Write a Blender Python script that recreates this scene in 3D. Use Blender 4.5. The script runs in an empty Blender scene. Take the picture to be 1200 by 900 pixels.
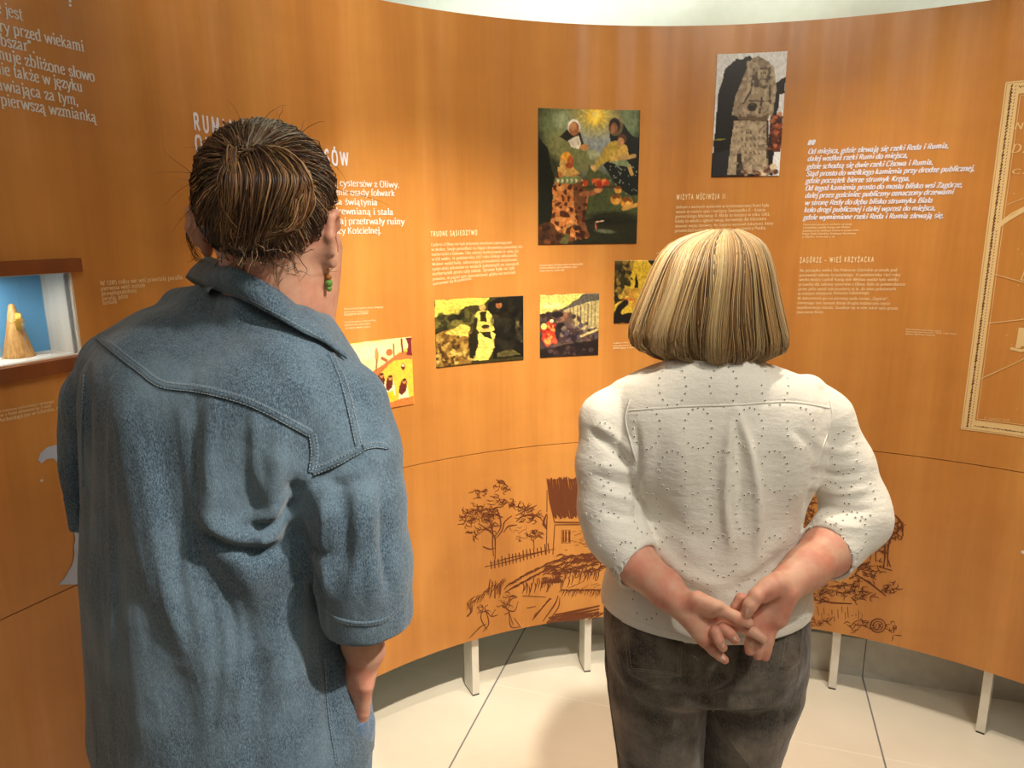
import bpy, math, random
import numpy as np
from mathutils import Vector, Matrix
from mathutils.bvhtree import BVHTree

# ------------------------------------------------------------------ camera, world, lights
SC = bpy.context.scene
COL = SC.collection
CAM_H, FPX, PITCH, ROLL = 1.6, 846.86, 0.2157, -0.0084
cam_data = bpy.data.cameras.new('camera')
cam_data.sensor_width = 36.0
cam_data.lens = FPX / 1200 * 36.0
cam_data.clip_start = 0.02
cam = bpy.data.objects.new('camera', cam_data)
cam.matrix_world = Matrix.Translation((0, 0, CAM_H)) @ Matrix.Rotation(math.pi/2 - PITCH, 4, 'X') @ Matrix.Rotation(ROLL, 4, 'Z')
COL.objects.link(cam)
SC.camera = cam
SC.view_settings.view_transform = 'Standard'
SC.view_settings.look = 'None'
SC.view_settings.gamma = 1.0
SC.view_settings.use_curve_mapping = False
SC.view_settings.exposure = 0.0

world = bpy.data.worlds.new('world')
SC.world = world
world.use_nodes = True
world.node_tree.nodes['Background'].inputs[0].default_value = (1.0, 0.93, 0.84, 1)
world.node_tree.nodes['Background'].inputs[1].default_value = 0.05

def spot(loc, target, watts, size=70, blend=0.6, radius=0.04, color=(1, .87, .68)):
    l = bpy.data.lights.new('ceiling_or_wash_spot', 'SPOT')
    l.energy = watts; l.spot_size = math.radians(size); l.spot_blend = blend
    l.shadow_soft_size = radius; l.color = color
    o = bpy.data.objects.new('ceiling_or_wash_spot', l)
    o.location = loc
    o.rotation_euler = (Vector(target) - Vector(loc)).to_track_quat('-Z', 'Y').to_euler()
    COL.objects.link(o)

def area(loc, target, watts, sx, sy, color=(1, .94, .85), name='ceiling_light_panel'):
    l = bpy.data.lights.new(name, 'AREA')
    l.shape = 'RECTANGLE'; l.size = sx; l.size_y = sy; l.energy = watts; l.color = color
    o = bpy.data.objects.new(name, l)
    o.location = loc
    o.rotation_euler = (Vector(target) - Vector(loc)).to_track_quat('-Z', 'Y').to_euler()
    COL.objects.link(o)

spot((0.80, 0.75, 2.93), (0.78, 2.30, 1.95), 42, 40, .9)
spot((0.36, 0.55, 2.93), (-0.20, 2.10, 0.92), 420, 40, .9)
spot((0.15, 0.70, 2.93), (-0.10, 2.20, 1.95), 75, 46, .9)
spot((0.75, 1.50, 2.95), (0.80, 1.90, 0.0), 105, 70, .8)
spot((1.25, 1.35, 2.95), (1.40, 1.90, 0.5), 70, 74, .8)
spot((-0.30, 1.00, 2.95), (-0.58, 1.80, 2.15), 26, 40, .9)
spot((0.95, 0.05, 2.95), (0.35, 1.15, 1.1), 82, 60, .9, color=(1, .93, .82))
spot((1.20, 0.02, 2.80), (-0.17, 0.86, 1.16), 260, 26, .9, color=(1, .95, .88))
for x_, y_, tx_, ty_ in ((-0.25, 1.95, -0.15, 2.62), (0.3, 2.10, 0.3, 2.55), (0.8, 2.06, 0.85, 2.45), (1.3, 1.88, 1.4, 2.25)):
    spot((x_, y_, 2.90), (tx_, ty_, 2.72), 29, 88, .5, color=(.95, 1, .9))  # added wash lights, aimed to brighten only the rear wall above the panel
area((0.2, -1.3, 2.25), (0.2, -1.3, 3.0), 20, 1.6, .5, (1, .95, .88), 'added_uplight')  # added uplight: brightens the ceiling so the panel top picks up a sheen
area((0.6, -0.5, 2.93), (0.4, 0.6, 0.9), 10, 1.0, .5)

# ------------------------------------------------------------------ helpers: materials
def srgb(r, g, b):
    def f(c):
        c /= 255.0
        return c/12.92 if c <= .04045 else ((c+.055)/1.055)**2.4
    return (f(r), f(g), f(b), 1.0)

def nmat(name, color=(.8, .8, .8, 1), rough=.5, metal=0.0, spec=.5):
    m = bpy.data.materials.new(name); m.use_nodes = True
    b = m.node_tree.nodes['Principled BSDF']
    b.inputs['Base Color'].default_value = color
    b.inputs['Roughness'].default_value = rough
    b.inputs['Metallic'].default_value = metal
    b.inputs['Specular IOR Level'].default_value = spec
    return m, m.node_tree.nodes, m.node_tree.links, b

def noise_node(N, L, vec, scale, detail=4, rough=.55, mapping=None):
    n = N.new('ShaderNodeTexNoise'); n.inputs['Scale'].default_value = scale
    n.inputs['Detail'].default_value = detail; n.inputs['Roughness'].default_value = rough
    if mapping:
        mp = N.new('ShaderNodeMapping'); mp.inputs['Scale'].default_value = mapping
        L.new(vec, mp.inputs['Vector']); L.new(mp.outputs[0], n.inputs['Vector'])
    else:
        L.new(vec, n.inputs['Vector'])
    return n.outputs['Fac']

def ramp(N, L, fac, stops):
    r = N.new('ShaderNodeValToRGB')
    e = r.color_ramp.elements
    e[0].position, e[0].color = stops[0]
    e[1].position, e[1].color = stops[-1]
    for p, c in stops[1:-1]:
        x = e.new(p); x.color = c
    L.new(fac, r.inputs[0])
    return r.outputs[0]

def mixc(N, L, a, b, fac, mode='MIX'):
    m = N.new('ShaderNodeMix'); m.data_type = 'RGBA'; m.blend_type = mode
    for sock, v in ((m.inputs[0], fac), (m.inputs[6], a), (m.inputs[7], b)):
        if hasattr(v, 'is_output'): L.new(v, sock)
        else: sock.default_value = v
    return m.outputs[2]

def bump(N, L, b, h, strength, dist):
    n = N.new('ShaderNodeBump'); n.inputs['Strength'].default_value = strength
    n.inputs['Distance'].default_value = dist
    L.new(h, n.inputs['Height']); L.new(n.outputs[0], b.inputs['Normal'])
    return n

def coords(N, kind='Object'):
    return N.new('ShaderNodeTexCoord').outputs[kind]

def wood_material(name, dark, mid, light, rough=.36, coat=.0):
    m, N, L, b = nmat(name, rough=rough, spec=.45)
    uv = coords(N, 'UV')
    band = noise_node(N, L, uv, 1.0, 3, .5, (7.0, .55, 1))
    fine = noise_node(N, L, uv, 1.0, 5, .6, (90.0, 4.0, 1))
    figure = noise_node(N, L, uv, 1.0, 4, .6, (5.0, 9.0, 1))
    c = ramp(N, L, band, [(.25, dark), (.5, mid), (.75, light)])
    c = mixc(N, L, c, ramp(N, L, fine, [(.3, (.78, .76, .74, 1)), (.65, (1, 1, 1, 1))]), .3, 'MULTIPLY')
    c = mixc(N, L, c, ramp(N, L, figure, [(.35, (.80, .77, .74, 1)), (.55, (1, 1, 1, 1))]), .28, 'MULTIPLY')
    L.new(c, b.inputs['Base Color'])
    b.inputs['Coat Weight'].default_value = coat; b.inputs['Coat Roughness'].default_value = .22
    wav = noise_node(N, L, uv, 1.0, 1, .4, (9.0, .12, 1))
    bump(N, L, b, wav, .7, .03)
    return m

def color_attr_material(name, rough=.45, spec=.3, bumpy=0.0):
    m, N, L, b = nmat(name, rough=rough, spec=spec)
    a = N.new('ShaderNodeAttribute'); a.attribute_name = 'Col'
    L.new(a.outputs['Color'], b.inputs['Base Color'])
    if bumpy:
        bump(N, L, b, noise_node(N, L, coords(N), 240, 2), bumpy, .001)
    return m

# ------------------------------------------------------------------ helpers: objects
def link(o, parent=None):
    COL.objects.link(o)
    if parent: o.parent = parent
    return o

def mesh_obj(name, verts, faces, material=None, parent=None, smooth=False, uvs=None, cols=None):
    me = bpy.data.meshes.new(name)
    if isinstance(faces, np.ndarray):
        nv, nf, k = len(verts), len(faces), faces.shape[1]
        me.vertices.add(nv); me.vertices.foreach_set('co', np.asarray(verts, np.float32).ravel())
        me.loops.add(nf*k); me.loops.foreach_set('vertex_index', faces.astype(np.int32).ravel())
        me.polygons.add(nf); me.polygons.foreach_set('loop_start', np.arange(0, nf*k, k, dtype=np.int32))
        me.update(calc_edges=True)
    else:
        me.from_pydata([tuple(v) for v in verts], [], faces); me.update()
    if uvs is not None:
        ul = me.uv_layers.new(name='UVMap')
        li = np.empty(len(me.loops), np.int32); me.loops.foreach_get('vertex_index', li)
        ul.data.foreach_set('uv', np.asarray(uvs, np.float32)[li].ravel())
    if cols is not None:
        ca = me.color_attributes.new('Col', 'FLOAT_COLOR', 'POINT')
        c = np.ones((len(verts), 4), np.float32); c[:, :3] = cols
        ca.data.foreach_set('color', c.ravel())
    if smooth: me.polygons.foreach_set('use_smooth', np.ones(len(me.polygons), bool))
    if material:
        for mm in (material if isinstance(material, (list, tuple)) else [material]): me.materials.append(mm)
    me.validate()
    return link(bpy.data.objects.new(name, me), parent)

def empty(name, loc=(0, 0, 0)):
    o = bpy.data.objects.new(name, None); o.empty_display_size = .1
    o.location = loc
    return link(o)

def adopt(o, parent):
    """parent o (built in world coordinates) to a root that is not at the origin"""
    o.parent = parent
    o.matrix_parent_inverse = Matrix.Translation(parent.location).inverted()
    return o

def tag(o, label, cat, group=None):
    o['label'] = label; o['category'] = cat
    if group: o['group'] = group
    return o

class MB:
    """collects simple shapes into one mesh"""
    def __init__(s): s.v = []; s.f = []
    def add(s, v, f):
        n = len(s.v); s.v += [tuple(p) for p in v]; s.f += [[i+n for i in q] for q in f]
    def hexa(s, p):
        s.add(p, [(0, 3, 2, 1), (4, 5, 6, 7), (0, 1, 5, 4), (1, 2, 6, 5), (2, 3, 7, 6), (3, 0, 4, 7)])
    def box(s, x0, x1, y0, y1, z0, z1):
        s.hexa([(x0, y0, z0), (x1, y0, z0), (x1, y1, z0), (x0, y1, z0), (x0, y0, z1), (x1, y0, z1), (x1, y1, z1), (x0, y1, z1)])
    def tube(s, pts, r, n=8, cap=True):
        pts = [Vector(p) for p in pts]
        rs = r if isinstance(r, (list, tuple)) else [r]*len(pts)
        base = len(s.v); up = Vector((0.13, .31, .94))
        for i, p in enumerate(pts):
            t = (pts[min(i+1, len(pts)-1)] - pts[max(i-1, 0)]).normalized()
            a = t.cross(up).normalized(); b = t.cross(a)
            for k in range(n):
                w = 2*math.pi*k/n
                s.v.append(tuple(p + (a*math.cos(w) + b*math.sin(w))*rs[i]))
        for i in range(len(pts)-1):
            for k in range(n):
                s.f.append([base+i*n+k, base+i*n+(k+1) % n, base+(i+1)*n+(k+1) % n, base+(i+1)*n+k])
        if cap:
            s.f.append([base+k for k in range(n)][::-1]); s.f.append([base+(len(pts)-1)*n+k for k in range(n)])
    def lathe(s, prof, n=24, c=(0, 0, 0)):
        base = len(s.v)
        for r, z in prof:
            for k in range(n):
                w = 2*math.pi*k/n
                s.v.append((c[0]+r*math.cos(w), c[1]+r*math.sin(w), c[2]+z))
        for i in range(len(prof)-1):
            for k in range(n):
                s.f.append([base+i*n+k, base+i*n+(k+1) % n, base+(i+1)*n+(k+1) % n, base+(i+1)*n+k])
        s.f.append([base+k for k in range(n)][::-1]); s.f.append([base+(len(prof)-1)*n+k for k in range(n)])
    def build(s, name, material, parent=None, smooth=False, bevel=0, uvs=None):
        o = mesh_obj(name, s.v, s.f, material, parent, smooth, uvs)
        if bevel:
            b = o.modifiers.new('bevel', 'BEVEL'); b.width = bevel; b.segments = 2; b.limit_method = 'ANGLE'
        return o

# ------------------------------------------------------------------ sight lines: a point of the photograph and a distance give a place in the room
def ray(px, py):
    x = (px-600)/FPX; y = (450-py)/FPX
    cr, sr = math.cos(ROLL), math.sin(ROLL); x, y = cr*x-sr*y, sr*x+cr*y
    c, s = math.cos(PITCH), math.sin(PITCH)
    return np.array([x, c+y*s, -s+y*c])
CAMP = np.array([0, 0, CAM_H])
def at(px, py, Y):
    r = ray(px, py); return CAMP + r*(Y/r[1])

# plan of the curved panel
PC = (-0.0016, 1.0556)
TH = np.linspace(2.05, -1.75, 1521)
_r = 1.202 - .4628*TH + .1348*TH**2 + .0558*TH**3
PLAN = np.stack([PC[0]-_r*np.sin(TH), PC[1]+_r*np.cos(TH)], 1)
SS = np.concatenate([[0], np.cumsum(np.hypot(*np.diff(PLAN, axis=0).T))])
_t = np.gradient(PLAN, axis=0); _t /= np.hypot(_t[:, 0], _t[:, 1])[:, None]
NRM = np.stack([_t[:, 1], -_t[:, 0]], 1)      # towards the visitors
def wall(s, z, off=0.0):
    s = np.asarray(s, float)
    x = np.interp(s, SS, PLAN[:, 0]) + off*np.interp(s, SS, NRM[:, 0])
    y = np.interp(s, SS, PLAN[:, 1]) + off*np.interp(s, SS, NRM[:, 1])
    return np.stack([x, y, np.broadcast_to(np.asarray(z, float), x.shape)], -1)
def wp(px, py):
    """(s, z) on the panel's face"""
    r = ray(px, py)
    d = PLAN[:, 0]*r[1] - PLAN[:, 1]*r[0]
    ok = np.where((np.sign(d[1:]) != np.sign(d[:-1])) & (PLAN[1:, 1] > .3))[0]
    i = ok[0]; f = d[i]/(d[i]-d[i+1])
    s = SS[i] + f*(SS[i+1]-SS[i])
    p = PLAN[i] + f*(PLAN[i+1]-PLAN[i])
    return s, CAM_H + r[2]*np.hypot(*p)/np.hypot(r[0], r[1])

# ------------------------------------------------------------------ the room
def tile_material():
    m, N, L, b = nmat('floor_tiles', rough=.38)
    g = N.new('ShaderNodeNewGeometry').outputs['Position']
    sp = N.new('ShaderNodeSeparateXYZ'); L.new(g, sp.inputs[0])
    def math_(op, a, bb, c=None):
        n = N.new('ShaderNodeMath'); n.operation = op
        for i, v in enumerate((a, bb, c)):
            if v is None: continue
            if hasattr(v, 'is_output'): L.new(v, n.inputs[i])
            else: n.inputs[i].default_value = v
        return n.outputs[0]
    u = math_('ADD', math_('MULTIPLY', sp.outputs[0], .953), math_('MULTIPLY', sp.outputs[1], -.302))
    v = math_('ADD', math_('MULTIPLY', sp.outputs[0], .302), math_('MULTIPLY', sp.outputs[1], .953))
    def joint(w, o, half):
        f = math_('FRACT', math_('DIVIDE', math_('SUBTRACT', w, o-20*.628), .628), 0)
        d = math_('MULTIPLY', math_('MINIMUM', f, math_('SUBTRACT', 1.0, f)), .628)
        return math_('LESS_THAN', d, half)
    ju = joint(u, -.760, .0026)
    jv = joint(v, 2.162, .0020)
    n1 = noise_node(N, L, g, 3.0, 5)
    c = ramp(N, L, n1, [(.3, srgb(230, 223, 207)), (.7, srgb(240, 234, 220))])
    c = mixc(N, L, c, srgb(246, 242, 230), jv)
    c = mixc(N, L, c, srgb(126, 126, 132), ju)
    L.new(c, b.inputs['Base Color'])
    bump(N, L, b, noise_node(N, L, g, 60, 3), .05, .002)
    return m

def structure(o):
    o['kind'] = 'structure'; return o

M_floor = tile_material()
fl = MB(); fl.box(-3, 4, -2.5, 4, -.05, 0)
structure(fl.build('floor', M_floor))
m, N, L, b = nmat('ceiling_paint', srgb(236, 236, 228), .8)
L.new(ramp(N, L, noise_node(N, L, coords(N), 40, 3), [(.3, srgb(232, 232, 224)), (.7, srgb(240, 240, 233))]), b.inputs['Base Color'])
ce = MB(); ce.box(-3, 4, -2.5, 4, 3.0, 3.05); structure(ce.build('ceiling', m))
m, N, L, b = nmat('wall_paint', srgb(226, 232, 222), .75)
L.new(ramp(N, L, noise_node(N, L, coords(N), 30, 3), [(.3, srgb(222, 229, 218)), (.7, srgb(229, 235, 225))]), b.inputs['Base Color'])
# rear wall: parallel to the tile joints, behind the panel
E1 = Vector((.953, -.302, 0)); E2 = Vector((.302, .953, 0))
def wpt(u, v, z): return E1*u + E2*v + Vector((0, 0, z))
def oblique(u0, u1, v0, v1, z0, z1):
    return [wpt(u0, v0, z0), wpt(u1, v0, z0), wpt(u1, v1, z0), wpt(u0, v1, z0), wpt(u0, v0, z1), wpt(u1, v0, z1), wpt(u1, v1, z1), wpt(u0, v1, z1)]
w = MB(); w.hexa(oblique(-3.2, 2.9, 2.60, 2.70, 0, 3.0)); structure(w.build('wall_back', m))
w = MB(); w.box(-3.05, -2.95, -2.5, 4, 0, 3.0); structure(w.build('wall_left', m))
w = MB(); w.box(3.95, 4.05, -2.5, 4, 0, 3.0); structure(w.build('wall_right', m))
m, N, L, b = nmat('grey_skirting', srgb(196, 194, 184), .5)
g = N.new('ShaderNodeNewGeometry').outputs['Position']
L.new(ramp(N, L, noise_node(N, L, g, 25, 4), [(.3, srgb(188, 186, 176)), (.7, srgb(202, 200, 190))]), b.inputs['Base Color'])
w = MB()
for k in range(-4, 4):
    u0 = -.760 + .628*k
    w.hexa(oblique(u0+.0015, u0+.628-.0015, 2.588, 2.602, 0, .15))
structure(w.build('baseboard_back', m))

# ------------------------------------------------------------------ the curved exhibition panel
M_wood = wood_material('varnished_plywood', srgb(180, 117, 52), srgb(199, 134, 63), srgb(215, 152, 78), .38, .35)
M_edge, *_ = nmat('plywood_edge', srgb(120, 70, 34), .6)
panel = empty('exhibition_panel', (0.4, 2.35, 0))
tag(panel, 'curved varnished orange-brown wooden exhibition panel standing on white metal legs', 'display panel')
TOP, SEAM, BOT, THICK = 2.182, .889, .235, .02
case_r = wp(84, 320)[0]
case_l = case_r - .46
case_t = wp(40, 321)[1]
case_b = wp(40, 424)[1]

def board(name, z0, z1, hole=None):
    ss = list(np.arange(SS[0]+.01, SS[-1]-.01, .02)); zz = list(np.linspace(z0, z1, 14))
    if hole:
        ss = sorted([s for s in ss if abs(s-hole[0]) > .004 and abs(s-hole[1]) > .004] + [hole[0], hole[1]])
        zz = sorted([z for z in zz if abs(z-hole[2]) > .01 and abs(z-hole[3]) > .01] + [hole[2], hole[3]])
    ns, nz = len(ss), len(zz); V = []; UV = []; F = []
    for off in (0, -THICK):
        for z in zz:
            V += wall(ss, z, off).tolist(); UV += [(s, z) for s in ss]
    idx = lambda l, j, i: l*ns*nz + j*ns + i
    full = np.ones((nz-1, ns-1), bool)
    if hole:
        for j in range(nz-1):
            for i in range(ns-1):
                if hole[0]-1e-6 <= ss[i] < hole[1]-1e-6 and hole[2]-1e-6 <= zz[j] < hole[3]-1e-6: full[j, i] = False
    for j in range(nz-1):
        for i in range(ns-1):
            if not full[j, i]: continue
            F.append((idx(0, j, i), idx(0, j, i+1), idx(0, j+1, i+1), idx(0, j+1, i)))
            F.append((idx(1, j, i), idx(1, j+1, i), idx(1, j+1, i+1), idx(1, j, i+1)))
            g = lambda jj, ii: 0 <= jj < nz-1 and 0 <= ii < ns-1 and full[jj, ii]
            if not g(j-1, i): F.append((idx(0, j, i), idx(1, j, i), idx(1, j, i+1), idx(0, j, i+1)))
            if not g(j+1, i): F.append((idx(0, j+1, i), idx(0, j+1, i+1), idx(1, j+1, i+1), idx(1, j+1, i)))
            if not g(j, i-1): F.append((idx(0, j, i), idx(0, j+1, i), idx(1, j+1, i), idx(1, j, i)))
            if not g(j, i+1): F.append((idx(0, j, i+1), idx(1, j, i+1), idx(1, j+1, i+1), idx(0, j+1, i+1)))
    o = mesh_obj(name, V, F, M_wood, None, True, UV)
    o.data.polygons.foreach_set('use_smooth', [abs(p.normal.z) < .5 for p in o.data.polygons])
    o.data.update()
    sm = o.modifiers.new('split', 'EDGE_SPLIT'); sm.split_angle = math.radians(40)
    return adopt(o, panel)

board('upper_board', SEAM+.0012, TOP, (case_l, case_r, case_b, case_t))
board('lower_board', BOT, SEAM-.0012)
M_white_metal, N, L, b = nmat('white_metal', srgb(226, 224, 214), .42)
L.new(ramp(N, L, noise_node(N, L, coords(N), 20, 3), [(.3, srgb(220, 218, 208)), (.7, srgb(230, 228, 219))]), b.inputs['Base Color'])
M_foot, *_ = nmat('dark_foot', srgb(60, 58, 55), .7)
leg_s = [wp(x, y)[0] for x, y in ((428, 798), (560.5, 749), (692, 725), (982, 741), (1158, 789))]
leg_s = [leg_s[0]-.36] + leg_s + [leg_s[-1]+.36]
for s in leg_s:
    a = MB()
    for (h0, h1, e, store) in ((.006, .42, 0, a),):
        d = .0125
        p = [wall(s-d, 0, -.028), wall(s+d, 0, -.028), wall(s+d, 0, -.10), wall(s-d, 0, -.10)]
        a.hexa([(q[0], q[1], h0) for q in p] + [(q[0], q[1], h1) for q in p])
        plate = [wall(s-d, 0, -.021), wall(s+d, 0, -.021), wall(s+d, 0, -.03), wall(s-d, 0, -.03)]
        a.hexa([(q[0], q[1], .26) for q in plate] + [(q[0], q[1], .42) for q in plate])
    lg = adopt(a.build('leg', M_white_metal, None, bevel=.0015), panel)
    f = MB(); d = .0115
    p = [wall(s-d, 0, -.029), wall(s+d, 0, -.029), wall(s+d, 0, -.099), wall(s-d, 0, -.099)]
    f.hexa([(q[0], q[1], 0) for q in p] + [(q[0], q[1], .006) for q in p])
    fo = f.build('foot', M_foot, lg); fo.matrix_parent_inverse = Matrix.Translation(panel.location).inverted() @ Matrix.Identity(4)
    fo.matrix_parent_inverse = Matrix.Identity(4)

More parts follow.
